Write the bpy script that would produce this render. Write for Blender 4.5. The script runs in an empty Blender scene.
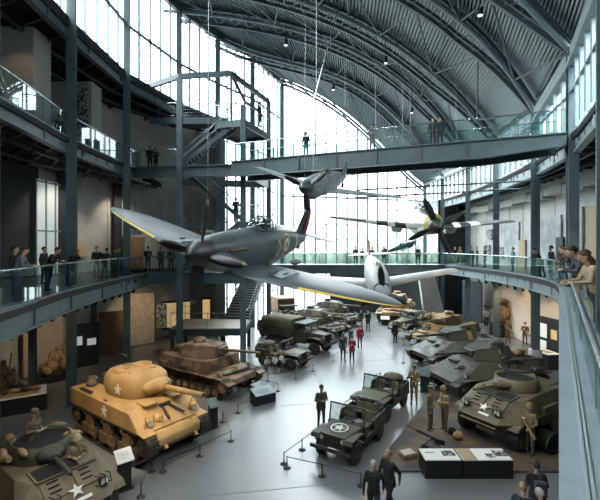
import bpy, bmesh, math, random
from mathutils import Vector, Matrix
R = math.radians
random.seed(7)
scn = bpy.context.scene
COL = scn.collection
HZ, F, CZ = 246.0, 400.0, 7.5          # horizon row, focal length in pixels, eye height

def G(px, py):                          # a point of the ground floor seen at that place
    s = (py - HZ) / CZ
    return ((px - 300) / s, F / s)
def V(*a): return Vector(a)

# ---------------------------------------------------------------- materials
MATS = {}
def mat(name, c, rough=.6, metal=0., c2=None, scale=3., bump=0., spec=.5, lo=.4, hi=.6, emit=None, estr=1., detail=4., stretch=None):
    if name in MATS: return MATS[name]
    m = bpy.data.materials.new(name); m.use_nodes = True
    nt = m.node_tree; b = nt.nodes['Principled BSDF']
    b.inputs['Base Color'].default_value = (*c, 1); b.inputs['Roughness'].default_value = rough
    b.inputs['Metallic'].default_value = metal; b.inputs['Specular IOR Level'].default_value = spec
    if emit:
        b.inputs['Emission Color'].default_value = (*emit, 1); b.inputs['Emission Strength'].default_value = estr
    if c2 or bump:
        tc = nt.nodes.new('ShaderNodeTexCoord'); mp = nt.nodes.new('ShaderNodeMapping')
        nt.links.new(tc.outputs['Object'], mp.inputs[0])
        if stretch: mp.inputs['Scale'].default_value = stretch
        n = nt.nodes.new('ShaderNodeTexNoise'); n.inputs['Scale'].default_value = scale; n.inputs['Detail'].default_value = detail
        nt.links.new(mp.outputs[0], n.inputs['Vector'])
        if c2:
            r = nt.nodes.new('ShaderNodeValToRGB'); r.color_ramp.elements[0].position = lo; r.color_ramp.elements[1].position = hi
            r.color_ramp.elements[0].color = (*c, 1); r.color_ramp.elements[1].color = (*c2, 1)
            nt.links.new(n.outputs[0], r.inputs[0]); nt.links.new(r.outputs[0], b.inputs['Base Color'])
        if bump:
            bp = nt.nodes.new('ShaderNodeBump'); bp.inputs['Strength'].default_value = bump; bp.inputs['Distance'].default_value = .02
            nt.links.new(n.outputs[0], bp.inputs['Height']); nt.links.new(bp.outputs[0], b.inputs['Normal'])
    MATS[name] = m
    return m
def glassmat(name, tint, refl=.12, rough=.02):
    if name in MATS: return MATS[name]
    m = bpy.data.materials.new(name); m.use_nodes = True; nt = m.node_tree; nt.nodes.clear()
    o = nt.nodes.new('ShaderNodeOutputMaterial'); t = nt.nodes.new('ShaderNodeBsdfTransparent'); g = nt.nodes.new('ShaderNodeBsdfGlossy')
    mx = nt.nodes.new('ShaderNodeMixShader'); lw = nt.nodes.new('ShaderNodeLayerWeight'); ad = nt.nodes.new('ShaderNodeMath'); pw = nt.nodes.new('ShaderNodeMath'); mu = nt.nodes.new('ShaderNodeMath')
    lw.inputs[0].default_value = .5; pw.operation = 'POWER'; pw.inputs[1].default_value = 4.; mu.operation = 'MULTIPLY'; mu.inputs[1].default_value = .55; nt.links.new(lw.outputs['Facing'], pw.inputs[0]); nt.links.new(pw.outputs[0], mu.inputs[0]); ad.operation = 'ADD'; ad.inputs[1].default_value = refl; ad.use_clamp = True
    t.inputs[0].default_value = (*tint, 1); g.inputs['Roughness'].default_value = rough; g.inputs[0].default_value = (.86, .92, .92, 1)
    nt.links.new(mu.outputs[0], ad.inputs[0]); nt.links.new(ad.outputs[0], mx.inputs[0])
    nt.links.new(t.outputs[0], mx.inputs[1]); nt.links.new(g.outputs[0], mx.inputs[2]); nt.links.new(mx.outputs[0], o.inputs[0])
    MATS[name] = m
    return m

STEEL = mat('steel_paint', (.085, .125, .137), .42, .0, (.105, .15, .162), 1.2)
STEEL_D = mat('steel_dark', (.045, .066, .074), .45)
STEEL_L = mat('steel_pale', (.30, .37, .385), .4, c2=(.26, .33, .345), scale=1.5)
ROOF = mat('roof_sheet', (.14, .19, .20), .5, .15)
ARCH = mat('arch_paint', (.16, .22, .232), .45)
ARCH_D = mat('arch_dark', (.07, .105, .115), .5)
FRAME = mat('mullion_paint', (.20, .27, .29), .45)
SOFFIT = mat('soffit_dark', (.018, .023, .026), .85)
DECK = mat('deck_floor', (.16, .165, .165), .3, c2=(.2, .2, .195), scale=.8)
CONC = mat('concrete_wall', (.40, .41, .39), .75, c2=(.50, .505, .48), scale=.9, bump=.15, lo=.35, hi=.65)
CONC_D = mat('concrete_dark', (.15, .155, .15), .8, c2=(.2, .2, .19), scale=.9)
PLAST = mat('white_plaster', (.42, .43, .42), .8, c2=(.47, .475, .46), scale=1.1)
WARMW = mat('cream_plaster', (.48, .42, .35), .8, c2=(.42, .36, .30), scale=2.)
BLACKW = mat('black_wall', (.02, .026, .028), .7)
BLACK = mat('black_paint', (.012, .014, .015), .4)
WOOD = mat('oak_veneer', (.36, .2, .1), .5, c2=(.28, .15, .07), scale=2, stretch=(1, 1, .2))
STAIN = mat('stainless', (.55, .58, .6), .22, 1.)
GLASS = glassmat('pane_clear', (.93, .98, .985), .02)
GLASSR = glassmat('pane_railing', (.83, .91, .905), .06)
GLASSV = glassmat('pane_vehicle', (.75, .8, .78), .12)
WHITE = mat('white_paint', (.75, .74, .70), .6)
RUBBER = mat('tyre_rubber', (.018, .018, .018), .8, c2=(.035, .033, .03), scale=9)

# ---------------------------------------------------------------- mesh collector
class MB:
    def __init__(s): s.v = []; s.f = []; s.m = []; s.sm = []
    def add(s, vs, fs, m=0, sm=False):
        o = len(s.v); s.v += [tuple(v) for v in vs]
        for f in fs: s.f.append([i + o for i in f]); s.m.append(m); s.sm.append(sm)
        return s
    def box(s, c, d, m=0, rz=0, rot=None):
        M = rot or Matrix.Rotation(rz, 3, 'Z')
        vs = [V(*c) + M @ V(x * d[0] / 2, y * d[1] / 2, z * d[2] / 2) for x in (-1, 1) for y in (-1, 1) for z in (-1, 1)]
        return s.add(vs, [(0, 1, 3, 2), (4, 6, 7, 5), (0, 4, 5, 1), (2, 3, 7, 6), (0, 2, 6, 4), (1, 5, 7, 3)], m)
    def bar(s, a, b, w, h, m=0):        # rectangular bar, w sideways, h up
        a, b = V(*a), V(*b); d = b - a
        if d.length < 1e-6: return s
        d.normalize(); side = d.cross(V(0, 0, 1))
        side = V(1, 0, 0) if side.length < 1e-3 else side.normalized()
        up = side.cross(d)
        vs = [p + side * (i * w / 2) + up * (j * h / 2) for p in (a, b) for i, j in ((-1, -1), (1, -1), (1, 1), (-1, 1))]
        return s.add(vs, [(0, 1, 2, 3), (4, 7, 6, 5), (0, 4, 5, 1), (1, 5, 6, 2), (2, 6, 7, 3), (3, 7, 4, 0)], m)
    def tube(s, a, b, r0, r1=None, n=10, m=0, cap=True):
        r1 = r0 if r1 is None else r1
        a, b = V(*a), V(*b); d = (b - a)
        if d.length < 1e-6: return s
        q = d.to_track_quat('Z', 'Y')
        vs = []
        for p, r in ((a, r0), (b, r1)):
            for i in range(n):
                t = 2 * math.pi * i / n; vs.append(p + q @ V(math.cos(t) * r, math.sin(t) * r, 0))
        fs = [(i, (i + 1) % n, n + (i + 1) % n, n + i) for i in range(n)]
        s.add(vs, fs, m, True)
        if cap: s.add(vs, [tuple(range(n))[::-1], tuple(range(n, 2 * n))], m)
        return s
    def path(s, pts, r, n=6, m=0):
        for a, b in zip(pts[:-1], pts[1:]): s.tube(a, b, r, r, n, m)
        return s
    def lathe(s, prof, c=(0, 0, 0), ax='Z', n=16, m=0, sm=True):   # prof: (radius, along)
        M = {'Z': Matrix.Identity(3), 'X': Matrix(((0, 0, 1), (0, 1, 0), (-1, 0, 0))), 'Y': Matrix(((1, 0, 0), (0, 0, 1), (0, -1, 0)))}[ax] if isinstance(ax, str) else ax
        vs = []
        for r, z in prof:
            for i in range(n):
                t = 2 * math.pi * i / n; vs.append(V(*c) + M @ V(r * math.cos(t), r * math.sin(t), z))
        fs = []
        for k in range(len(prof) - 1):
            for i in range(n):
                j = (i + 1) % n; fs.append((k * n + i, k * n + j, (k + 1) * n + j, (k + 1) * n + i))
        s.add(vs, fs, m, sm)
        return s.add(vs, [tuple(range(n))[::-1], tuple(range((len(prof) - 1) * n, len(prof) * n))], m)
    def loft(s, rings, m=0, sm=True, cap=True, fm=None):
        n = len(rings[0]); vs = [p for r in rings for p in r]; o = len(s.v)
        s.v += [tuple(v) for v in vs]
        for k in range(len(rings) - 1):
            for i in range(n):
                j = (i + 1) % n
                s.f.append([o + k * n + i, o + k * n + j, o + (k + 1) * n + j, o + (k + 1) * n + i])
                s.m.append(fm(k, i) if fm else m); s.sm.append(sm)
        if cap: s.add(rings[0], [tuple(range(n))[::-1]], fm(0, 0) if fm else m); s.add(rings[-1], [tuple(range(n))], fm(len(rings) - 2, 0) if fm else m)
        return s
    def ell(s, c, r, m=0, n=12, k=8, rot=None):
        rings = []
        M = rot or Matrix.Identity(3)
        for a in range(k + 1):
            p = math.pi * (a + .001) / (k + .002)
            rings.append([V(*c) + M @ V(r[0] * math.sin(p) * math.cos(2 * math.pi * i / n), r[1] * math.sin(p) * math.sin(2 * math.pi * i / n), -r[2] * math.cos(p)) for i in range(n)])
        return s.loft(rings, m)
    def prism(s, prof, y0, y1, m=0):    # (x,z) outline pushed along y
        n = len(prof); vs = [(x, y0, z) for x, z in prof] + [(x, y1, z) for x, z in prof]
        return s.add(vs, [tuple(range(n)), tuple(range(n, 2 * n))[::-1]] + [(i, n + i, n + (i + 1) % n, (i + 1) % n) for i in range(n)], m)
    def slab(s, poly, z0, z1, m=0):     # (x,y) outline pushed up
        n = len(poly); vs = [(x, y, z0) for x, y in poly] + [(x, y, z1) for x, y in poly]
        return s.add(vs, [tuple(range(n))[::-1], tuple(range(n, 2 * n))] + [(i, (i + 1) % n, n + (i + 1) % n, n + i) for i in range(n)], m)
    def hull(s, pts, m=0):
        bm = bmesh.new()
        for p in pts: bm.verts.new(p)
        r = bmesh.ops.convex_hull(bm, input=bm.verts)
        dead = [g for g in r['geom_interior'] if isinstance(g, bmesh.types.BMVert)]
        if dead: bmesh.ops.delete(bm, geom=dead, context='VERTS')
        bmesh.ops.dissolve_limit(bm, angle_limit=R(2), verts=bm.verts, edges=bm.edges)
        bm.verts.index_update()
        s.add([v.co[:] for v in bm.verts], [[v.index for v in f.verts] for f in bm.faces], m); bm.free()
        return s
    def mesh(s, name, mats):
        me = bpy.data.meshes.new(name); me.from_pydata(s.v, [], s.f)
        for m in (mats if isinstance(mats, (list, tuple)) else [mats]): me.materials.append(m)
        me.polygons.foreach_set('material_index', s.m); me.polygons.foreach_set('use_smooth', s.sm)
        bm = bmesh.new(); bm.from_mesh(me); bmesh.ops.recalc_face_normals(bm, faces=bm.faces); bm.to_mesh(me); bm.free()
        me.update(); return me
    def build(s, name, mats, parent=None, bevel=0, loc=None):
        o = bpy.data.objects.new(name, s.mesh(name, mats)); COL.objects.link(o)
        if parent: o.parent = parent
        if loc: o.location = loc
        if bevel:
            b = o.modifiers.new('bevel', 'BEVEL'); b.width = bevel; b.segments = 2; b.limit_method = 'ANGLE'; b.angle_limit = R(35)
        return o

def tag(o, label=None, cat=None, group=None, kind=None):
    if label: o['label'] = label
    if cat: o['category'] = cat
    if group: o['group'] = group
    if kind: o['kind'] = kind
    return o
def thing(name, label, cat, loc=(0, 0, 0), rz=0, group=None, rot=None):
    o = bpy.data.objects.new(name, None); COL.objects.link(o); o.empty_display_size = .2
    o.location = loc; o.rotation_euler = rot if rot else (0, 0, rz)
    return tag(o, label, cat, group)
KIDS = {}
def copy_tree(o, parent=None, _all=None):
    if _all is None:
        _all = {}
        for x in COL.objects:
            if x.parent: _all.setdefault(x.parent.name, []).append(x)
    c = o.copy(); COL.objects.link(c); c.parent = parent
    for ch in _all.get(o.name, []): copy_tree(ch, c, _all)
    return c
def structure(o): o['kind'] = 'structure'; return o

def spline(pts, n=8):
    P = [V(*p) for p in pts]; P = [2 * P[0] - P[1]] + P + [2 * P[-1] - P[-2]]; out = []
    for i in range(1, len(P) - 2):
        a, b, c, d = P[i - 1:i + 3]
        for k in range(n):
            t = k / n; out.append(.5 * ((2 * b) + (c - a) * t + (2 * a - 5 * b + 4 * c - d) * t * t + (3 * b - a - 3 * c + d) * t ** 3))
    out.append(P[-2]); return out
def resample(pts, step=None, n=None):
    L = [0]
    for a, b in zip(pts[:-1], pts[1:]): L.append(L[-1] + (b - a).length)
    n = n or max(1, round(L[-1] / step)); out = []; j = 0
    for i in range(n + 1):
        t = L[-1] * i / n
        while j < len(L) - 2 and L[j + 1] < t: j += 1
        out.append(pts[j].lerp(pts[j + 1], (t - L[j]) / max(1e-9, L[j + 1] - L[j])))
    return out
def offset(pts, d):                     # to the right of travel
    out = []
    for i, p in enumerate(pts):
        t = (pts[min(i + 1, len(pts) - 1)] - pts[max(i - 1, 0)]); t = V(t.x, t.y, 0).normalized()
        out.append(p + V(t.y, -t.x, 0) * d)
    return out
def xy(pts, z): return [V(p.x, p.y, z) for p in pts]
# ================================================================ THE HALL
# storeys (metres above the ground floor)
L2, L3, L4 = 5.7, 12.6, 18.0
colL = [(-10.3, 7.5), (-10.5, 13.6), (-10.8, 18.9), (-10.65, 24.6), (-9.0, 29.8), (-6.9, 33.5), (-4.4, 37.0), (-1.95, 43.0)]
colR = [(5.5, 7.0), (9.6, 12.4), (12.4, 18.2), (14.0, 23.8), (15.2, 31.0), (15.7, 37.4), (15.5, 43.5), (15.0, 48.0)]
eaveL = CZ + 17.4
eaveR = [16.5, 16.4, 16.3, 15.4, 15.4, 15.4, 15.4, 15.4]
wallL = spline([(-15.5, -7, 0), (-15.8, 4, 0), (-16.4, 14, 0), (-16.4, 19, 0), (-15.8, 23.5, 0), (-14.4, 27.5, 0), (-12.5, 31.5, 0), (-9.6, 34.6, 0), (-7.3, 34.9, 0)], 5)
wallR = spline([(8.0, -7, 0), (12.5, 6, 0), (15.0, 14, 0), (16.8, 21, 0), (17.8, 29, 0), (18.4, 37, 0), (18.6, 44.5, 0)], 5)
edge2L = spline([(-5.0, -7, 0), (-6.8, 3, 0), (-8.2, 10.9, 0), (-9.4, 16.4, 0), (-10.0, 22.0, 0), (-10.3, 27.0, 0)], 6)
edge3L = spline([(-9.0, -7, 0), (-9.7, 5, 0), (-10.2, 13.5, 0), (-10.8, 18.9, 0), (-10.75, 24.6, 0), (-10.6, 26.9, 0)], 6)
edge2R = [V(-3.3, -5.1, 0), V(0, 0, 0), V(5.5, 8.5, 0), V(11.3, 17.45, 0)] + spline([(11.3, 17.45, 0), (12.35, 19.4, 0), (13.25, 21.9, 0), (13.95, 25.5, 0), (14.25, 29.5, 0), (14.15, 34.0, 0), (13.6, 38.2, 0)], 6)[1:]

# ---- floor
fl = mat('polished_concrete', (.135, .148, .152), .27, c2=(.20, .20, .19), scale=.3, lo=.0, hi=1., detail=3, spec=.6)
m = MB(); m.slab([(-17, -7.5), (20, -7.5), (20, 49), (-17, 49)], -.3, 0); structure(m.build('floor', fl))
JOINT = mat('floor_joint', (.1, .105, .105), .6)
m = MB()
for k in range(6):                      # saw cuts in the slab
    y = 6 + k * 6.5; m.bar((-15, y - 2.4, .001), (17, y + 2.6, .001), .025, .004)
for x in (-4.6, 1.2, 7.0): m.bar((x + 2.5, 2, .001), (x - 3.0, 44, .001), .025, .004)
structure(m.build('floor_joints', JOINT))
m = MB(); m.slab([(-90, 50), (90, 50), (90, 140), (-90, 140)], -.6, -.35); structure(m.build('ground_outside', mat('paving_pale', (.2, .2, .185), .9)))
rnd = random.Random(3); m = MB()
for k in range(70):                     # low trees and roofs far beyond the end window
    x = -75 + 150 * k / 69 + rnd.uniform(-1, 1); h = rnd.uniform(5, 11); m.ell((x, 132 + rnd.uniform(-3, 3), h * .45), (rnd.uniform(2, 4), 2.5, h * .6), 0, 8, 6)
tl = m.build('treeline', mat('tree_haze', (.17, .16, .12), .9, c2=(.11, .12, .09), scale=.6)); tl['kind'] = 'stuff'; tl['label'] = 'hazy line of distant trees seen low through the tall end window'; tl['category'] = 'trees'

# ---- perimeter walls
def wall_along(name, pts, z0, z1, t, mm, side):
    m = MB(); o = offset(pts, side * t)
    for i in range(len(pts) - 1):
        m.slab([pts[i].xy, pts[i + 1].xy, o[i + 1].xy, o[i].xy], z0, z1)
    return structure(m.build(name, mm))
iL = 22
wall_along('wall_left', wallL, 0, L4 + .1, .4, CONC, -1)
wall_along('wall_right', wallR, 0, L3 + 3, .4, CONC, 1)
m = MB(); m.slab([(-18, -7.6), (14, -7.6), (14, -7.2), (-18, -7.2)], 0, 26); structure(m.build('wall_back', CONC_D))

# joints of the cast concrete on the upper walls
m = MB()
for pts, sd in ((wallL, 1), (wallR, -1)):
    for p in resample(pts, 2.4):
        q = min(range(len(pts)), key=lambda i: (pts[i] - p).length); off = offset(pts, sd * .012)[q]
        m.box((p.x + (off - pts[q]).x, p.y + (off - pts[q]).y, L2 + 2.9), (.03, .03, 5.2))
structure(m.build('wall_joints', mat('joint_shadow_gap', (.2, .205, .2), .9)))

# ---- gallery slabs and their edge beams
def gallery(name, edge, wall, z, mm_under=SOFFIT, depth=.28):
    m = MB(); n = 30; a = resample(edge, n=n); b = resample(wall, n=n)
    for i in range(n):
        q = [a[i].xy, a[i + 1].xy, b[i + 1].xy, b[i].xy]
        m.slab(q, z - depth, z - .03, 0); m.slab(q, z - .03, z, 1)
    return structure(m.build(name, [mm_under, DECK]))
def edge_beam(name, edge, z, h=.78, mm=STEEL, side=1, t=.3, stiff=3.4):
    """I-section beam following the slab edge; side=+1 when the void is on the right of travel"""
    m = MB(); o = offset(edge, side * .0); web = offset(edge, -side * t * .45)
    for i in range(len(edge) - 1):
        for zz, hh in ((z - .02, .09), (z - h, .07)):
            m.bar(xy([offset(edge, -side * t / 2)[i]], zz)[0], xy([offset(edge, -side * t / 2)[i + 1]], zz)[0], t, hh)
        m.bar(xy([web[i]], z - h / 2)[0], xy([web[i + 1]], z - h / 2)[0], .05, h - .05)
    for p in resample(web, stiff): m.box((p.x, p.y, z - h / 2), (.18, .10, h - .06))
    return structure(m.build(name, mm))
gallery('floor_gallery_left', edge2L, wallL[:-8], L2)
gallery('floor_upper_gallery_left', edge3L, wallL[:-8], L3)
edge_beam('beam_gallery_left', edge2L, L2, .86)
edge_beam('beam_upper_gallery_left', edge3L, L3, .72)
gallery('floor_gallery_right', edge2R, wallR, L2)
edge_beam('beam_gallery_right', edge2R[3:], L2, .8, mat('steel_pale_grey', (.20, .245, .255), .45), -1)
# the left end of the upper roofs: slab over the top gallery
e4 = [V(x, y, 0) for x, y in ([(-9.8, -7)] + colL[:6])]
m = MB(); n = 24; a = resample(e4, n=n); b = resample(wallL, n=n)
for i in range(n): m.slab([a[i].xy, a[i + 1].xy, b[i + 1].xy, b[i].xy], L4 - .3, L4)
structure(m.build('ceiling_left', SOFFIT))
edge_beam('beam_roof_left', e4, L4 + .2, .95, STEEL)
# right: slab over the middle gallery, its pale edge beam and clerestory sill
e3R = [V(x, y, 0) for x, y in ([(1.0, -7), (3.2, 1)] + colR)]
m = MB(); n = 24; a = resample(e3R[:-1], n=n); b = resample(wallR, n=n)
for i in range(n): m.slab([a[i].xy, a[i + 1].xy, b[i + 1].xy, b[i].xy], L3 - .3, L3)
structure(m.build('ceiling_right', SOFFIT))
edge_beam('beam_upper_right', e3R, L3, .85, STEEL_L, -1)
# joists under every soffit
def joists(name, edge, wall, z, step=1.1, h=.22, mm=STEEL_D):
    m = MB(); L = sum((q - p).length for p, q in zip(edge[:-1], edge[1:])); n = int(L / step)
    a = resample(edge, n=n); b = resample(wall, n=n)
    for i in range(1, n): 
        p = a[i].lerp(b[i], .03); m.bar((p.x, p.y, z), (b[i].x, b[i].y, z), .1, h)
    for t in (.35, .7):
        for i in range(n):
            p, q = a[i].lerp(b[i], t), a[i + 1].lerp(b[i + 1], t); m.bar((p.x, p.y, z - .18), (q.x, q.y, z - .18), .16, .14)
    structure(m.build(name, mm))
joists('beam_joists_left_low', edge2L, wallL[:-8], L2 - .4)
joists('beam_joists_left_mid', edge3L, wallL[:-8], L3 - .42)
joists('beam_joists_left_high', e4, wallL, L4 - .45, 1.4, .26)
joists('beam_joists_right_low', edge2R[3:], wallR[10:], L2 - .4)
joists('beam_joists_right_high', e3R[:-1], wallR, L3 - .45)
# pale service bulkhead along the right wall under the soffit
pb = offset(wallR, -.45); m = MB()
for i, (p, q) in enumerate(zip(resample(pb[8:], 2.4)[:-1], resample(pb[8:], 2.4)[1:])):
    d = (q - p).normalized() * .05; m.bar((p.x + d.x, p.y + d.y, 11.2 - .12 * (i % 2)), (q.x - d.x, q.y - d.y, 11.2 - .12 * (i % 2)), .8, .55)
structure(m.build('trim_bulkhead_right', PLAST))

# ---- columns (steel H-sections)
def column(x, y, z0, z1, w=.36, ang=0, mm=STEEL):
    m = MB(); M = Matrix.Rotation(ang, 3, 'Z'); h = z1 - z0; c = (z0 + z1) / 2
    for s in (-1, 1):
        p = M @ V(0, s * w * .46, 0); m.box((x + p.x, y + p.y, c), (w, w * .1, h), rz=ang)
    m.box((x, y, c), (w * .12, w * .9, h), rz=ang)
    m.box((x, y, z0 + .02), (w * 1.4, w * 1.4, .04), rz=ang)
    return structure(m.build('column', mm))
for i, (x, y) in enumerate(colL): column(x, y, 0, eaveL - .1, .40, R(20), STEEL)
for i, (x, y) in enumerate(colR): column(x, y, L2 if i < 3 else 0, eaveR[i], .42, R(-20), STEEL)
m = MB(); x, y = colR[3]; m.slab([(x + .36 * math.cos(t * math.pi / 6), y + .36 * math.sin(t * math.pi / 6)) for t in range(12)], 0, 1.35); structure(m.build('column_base', CONC))
# columns standing back under the left gallery
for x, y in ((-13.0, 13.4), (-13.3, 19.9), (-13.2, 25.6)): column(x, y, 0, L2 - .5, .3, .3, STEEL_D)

# ---- roof arches
def onplane(px, py, L, Rr):             # meet the arch's own vertical plane
    (lx, ly), (rx, ry) = L, Rr; k = (px - 300) / F
    dx, dy = rx - lx, ry - ly           # lx+t dx = k (ly+t dy)
    t = (k * ly - lx) / (dx - k * dy); d = ly + t * dy
    return (t, CZ + (HZ - py) / F * d)
T3 = [(0, CZ + 17.45)] + [onplane(x, y, colL[4], colR[5]) for x, y in ((230, 18), (300, 31), (345, 47), (375, 64), (400, 81), (430, 108), (452, 136))] + [(1, 15.4)]
T2 = [(0, CZ + 17.6), (.2, CZ + 17.3)] + [onplane(x, y, colL[3], colR[4]) for x, y in ((300, 2), (330, 11), (370, 30), (400, 50), (450, 90), (482, 126))] + [(1, 15.4)]
T4 = [(0, CZ + 17.4)] + [onplane(x, y, colL[5], colR[6]) for x, y in ((240, 54), (300, 63), (345, 81), (380, 105), (410, 132), (430, 155))] + [(1, 15.4)]
T5 = [(0, CZ + 17.4)] + [onplane(x, y, colL[7], colR[7]) for x, y in ((300, 91), (345, 118), (380, 150), (410, 180))] + [(1, 14.0)]
T1 = [(0, 25.1), (.2, 24.8), (.45, 23.6)] + [onplane(x, y, colL[2], colR[3]) for x, y in ((435, 0), (470, 31), (500, 61), (520, 90))] + [(1, 15.4)]
T0 = [(0, 25.1), (.2, 24.8), (.45, 23.8), (.7, 21.6)] + [onplane(x, y, colL[1], colR[2]) for x, y in ((520, 0), (545, 25))] + [(1, 16.3)]
TA = [(0, 25.1), (.2, 24.8), (.45, 23.8), (.7, 21.6), (.9, 18.4), (1, 16.4)]
ends = [(colL[1], colR[2], T0), (colL[2], colR[3], T1), (colL[3], colR[4], T2), (colL[4], colR[5], T3), (colL[5], colR[6], T4), (colL[7], colR[7], T5)]
near = [((-9.8, -7.5), (0.5, -7.5), TA), ((-10.0, 1), (3.4, 1), TA), (colL[0], (8.0, 9.8), TA)]
NR = 120
import numpy as np
def arc(L, Rr, prof, n=NR):             # smooth curve through the profile, exact at both ends
    T = np.array([q[0] for q in prof]); Z = np.array([q[1] for q in prof]); z0, z1 = Z[0], Z[-1]
    base = z0 + (z1 - z0) * T; A = np.stack([T * (1 - T), T ** 2 * (1 - T), T ** 4 * (1 - T)], 1)
    cf = np.linalg.lstsq(A, Z - base, rcond=None)[0]; pts = []
    for i in range(61):
        t = i / 60; z = z0 + (z1 - z0) * t + (1 - t) * (cf[0] * t + cf[1] * t * t + cf[2] * t ** 4)
        pts.append(V(L[0] + (Rr[0] - L[0]) * t, L[1] + (Rr[1] - L[1]) * t, float(z)))
    return resample(pts, n=n)
arcs = [arc(*e) for e in near + ends]
m = MB(); fine = []
rows = []
for a in arcs:                          # corrugated sheet: crests every sheet module along the hall
    row = []
    nrm = V(0, 0, 1)
    A = resample(a, n=118)
    for i, p in enumerate(A[:-1]):
        q = A[i + 1]; t = (q - p).normalized(); up = V(-t.z, 0, t.x) if t.x > 0 else V(0, 0, 1); up.normalize()
        for u, h in ((0, 0), (.45, 0), (.52, .17), (.93, .17)): row.append(p.lerp(q, u) + up * (.55 + h))
    row.append(A[-1] + V(0, 0, .55)); rows.append(row)
nn = len(rows[0])
m.add([p for r in rows for p in r], [(k * nn + i, k * nn + i + 1, (k + 1) * nn + i + 1, (k + 1) * nn + i) for k in range(len(rows) - 1) for i in range(nn - 1)])
# outer skin over the sheets
sk = [[p + V(0, 0, .5) for p in resample(a, n=40)] for a in arcs]
o = len(m.v)
m.add([p + V(0, 0, .4) for r in sk for p in r], [(k * 41 + i, k * 41 + i + 1, (k + 1) * 41 + i + 1, (k + 1) * 41 + i) for k in range(len(sk) - 1) for i in range(40)])
structure(m.build('ceiling', ROOF))
def sweep(m, pts, w, h, mi=0):
    for a, b in zip(pts[:-1], pts[1:]): m.bar(a, b, w, h, mi)
chordB = []
for k, e in enumerate(ends):
    L, Rr, prof = e; A = arc(L, Rr, prof, 48)
    nx = V(-(Rr[1] - L[1]), Rr[0] - L[0], 0).normalized()
    def shifted(t): return nx * 1.35 * min(1, 4 * (1 - t) + .12)
    Bc = [p + shifted(i / 48) + V(0, 0, .05) for i, p in enumerate(A)]
    if k == 5: Bc = [p - nx * .02 + V(0, 0, .3) for p in A]
    m = MB(); dL = (A[0] - A[1]).normalized(); ext = [A[0] + dL * 1.1] + A if 1 < k < 5 else A
    for a, b_ in zip(ext[:-1], ext[1:]): m.tube(a, b_, .14, .14, 8, 0, False)
    m.tube(ext[0], ext[0] + V(.02, 0, 0), .17)
    sweep(m, [p + V(0, 0, .42) for p in A], .12, .22, 1)
    for i in range(0, 48, 2): m.bar(A[i], A[i + 1] + V(0, 0, .42), .06, .06, 1)
    if k < 5:
        sweep(m, Bc, .16, .26, 1); sweep(m, [p + V(0, 0, .42) for p in Bc], .1, .2, 1)
        for i in range(0, 44, 2): m.bar(A[i], Bc[i + 1], .05, .05, 1); m.bar(Bc[i + 1], A[i + 2], .05, .05, 1)
    structure(m.build('beam_roof_arch', [ARCH, ARCH_D])); chordB.append((A, Bc))
for k in range(5):                      # zigzag bracing between neighbouring arches
    A2 = chordB[k + 1][0]; B1 = chordB[k][1]; m = MB(); st = 4
    for i in range(0, 48 - st, 2 * st):
        a, b_, c = B1[i], A2[min(i + st, 48)], B1[min(i + 2 * st, 48)]
        m.tube(a, b_, .055, .055, 6); m.tube(b_, c, .055, .055, 6)
    for i in (12, 24, 36): m.tube(B1[i] + V(0, 0, .25), A2[i] + V(0, 0, .25), .06, .06, 6)
    structure(m.build('beam_roof_bracing', ARCH_D))
# eave members and plates where arches land
m = MB(); 
sweep(m, [V(x, y, z) for (x, y), z in zip(colR, eaveR)], .3, .35); sweep(m, [V(x, y, z - .55) for (x, y), z in zip(colR, eaveR)], .5, .22)
structure(m.build('beam_eave_right', STEEL_L))
m = MB(); sweep(m, [V(x, y, eaveL + .1) for x, y in colL], .3, .3); sweep(m, [V(x, y, eaveL + .55) for x, y in colL], .08, .9); structure(m.build('beam_eave_left', STEEL))

# ---- glazing
def glazing(name, a, b, z0, z1f, step, trans, fw=.07, depth=.16, top=None, heavy=()):
    """one bay of curtain wall between plan points a and b; z1f(t) is the height of its head"""
    a, b = V(*a, 0), V(*b, 0); L = (b - a).length; n = max(1, round(L / step))
    root = MB(); ns = max(n, 4)
    vs, fs = [], []
    nrm = (b - a).normalized().cross(V(0, 0, 1)) * .012
    for s in (-1, 1):
        for i in range(ns + 1):
            t = i / ns; p = a.lerp(b, t) + nrm * s; vs += [(p.x, p.y, z0), (p.x, p.y, z1f(t))]
    k = 2 * (ns + 1)
    for i in range(ns): fs += [(2 * i, 2 * i + 2, 2 * i + 3, 2 * i + 1)]
    root.add(vs[:k], fs)
    w = structure(root.build(name, GLASS)); f = MB()
    for i in range(n + 1):
        t = i / n; p = a.lerp(b, t); f.bar((p.x, p.y, z0), (p.x, p.y, z1f(t)), depth, fw)
    for z in trans:
        pts = [(t / 20) for t in range(21) if z1f(t / 20) > z]
        if len(pts) > 1:
            p, q = a.lerp(b, pts[0]), a.lerp(b, pts[-1]); f.bar((p.x, p.y, z), (q.x, q.y, z), depth * .8, .16 if z in heavy else .07)
    structure(f.build('window_frame', FRAME, w)); return w
tl = (13.6 + CZ - .0,)
wi = 1
for i in range(len(colL) - 1):
    a, b = colL[i], colL[i + 1]
    glazing(f'window_{wi}', a, b, 0.15 if i >= 5 else L4 + .15, lambda t: eaveL, 1.15, (21.1,) + ((3.0, 6.2, 9.6, 13.0, 16.5) if i >= 5 else ()), heavy=(21.1,)); wi += 1
def arch_head(t):
    A = chordB[5][0]; x = colL[7][0] + (colR[7][0] - colL[7][0]) * t
    j = min(range(len(A)), key=lambda i: abs(A[i].x - x)); return A[j].z - .05
glazing(f'window_{wi}', colL[7], colR[7], .15, arch_head, 1.28, (3.2, 8.2, 9.9, 12.9, 16.5), .09, heavy=(12.9,)); wi += 1
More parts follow.
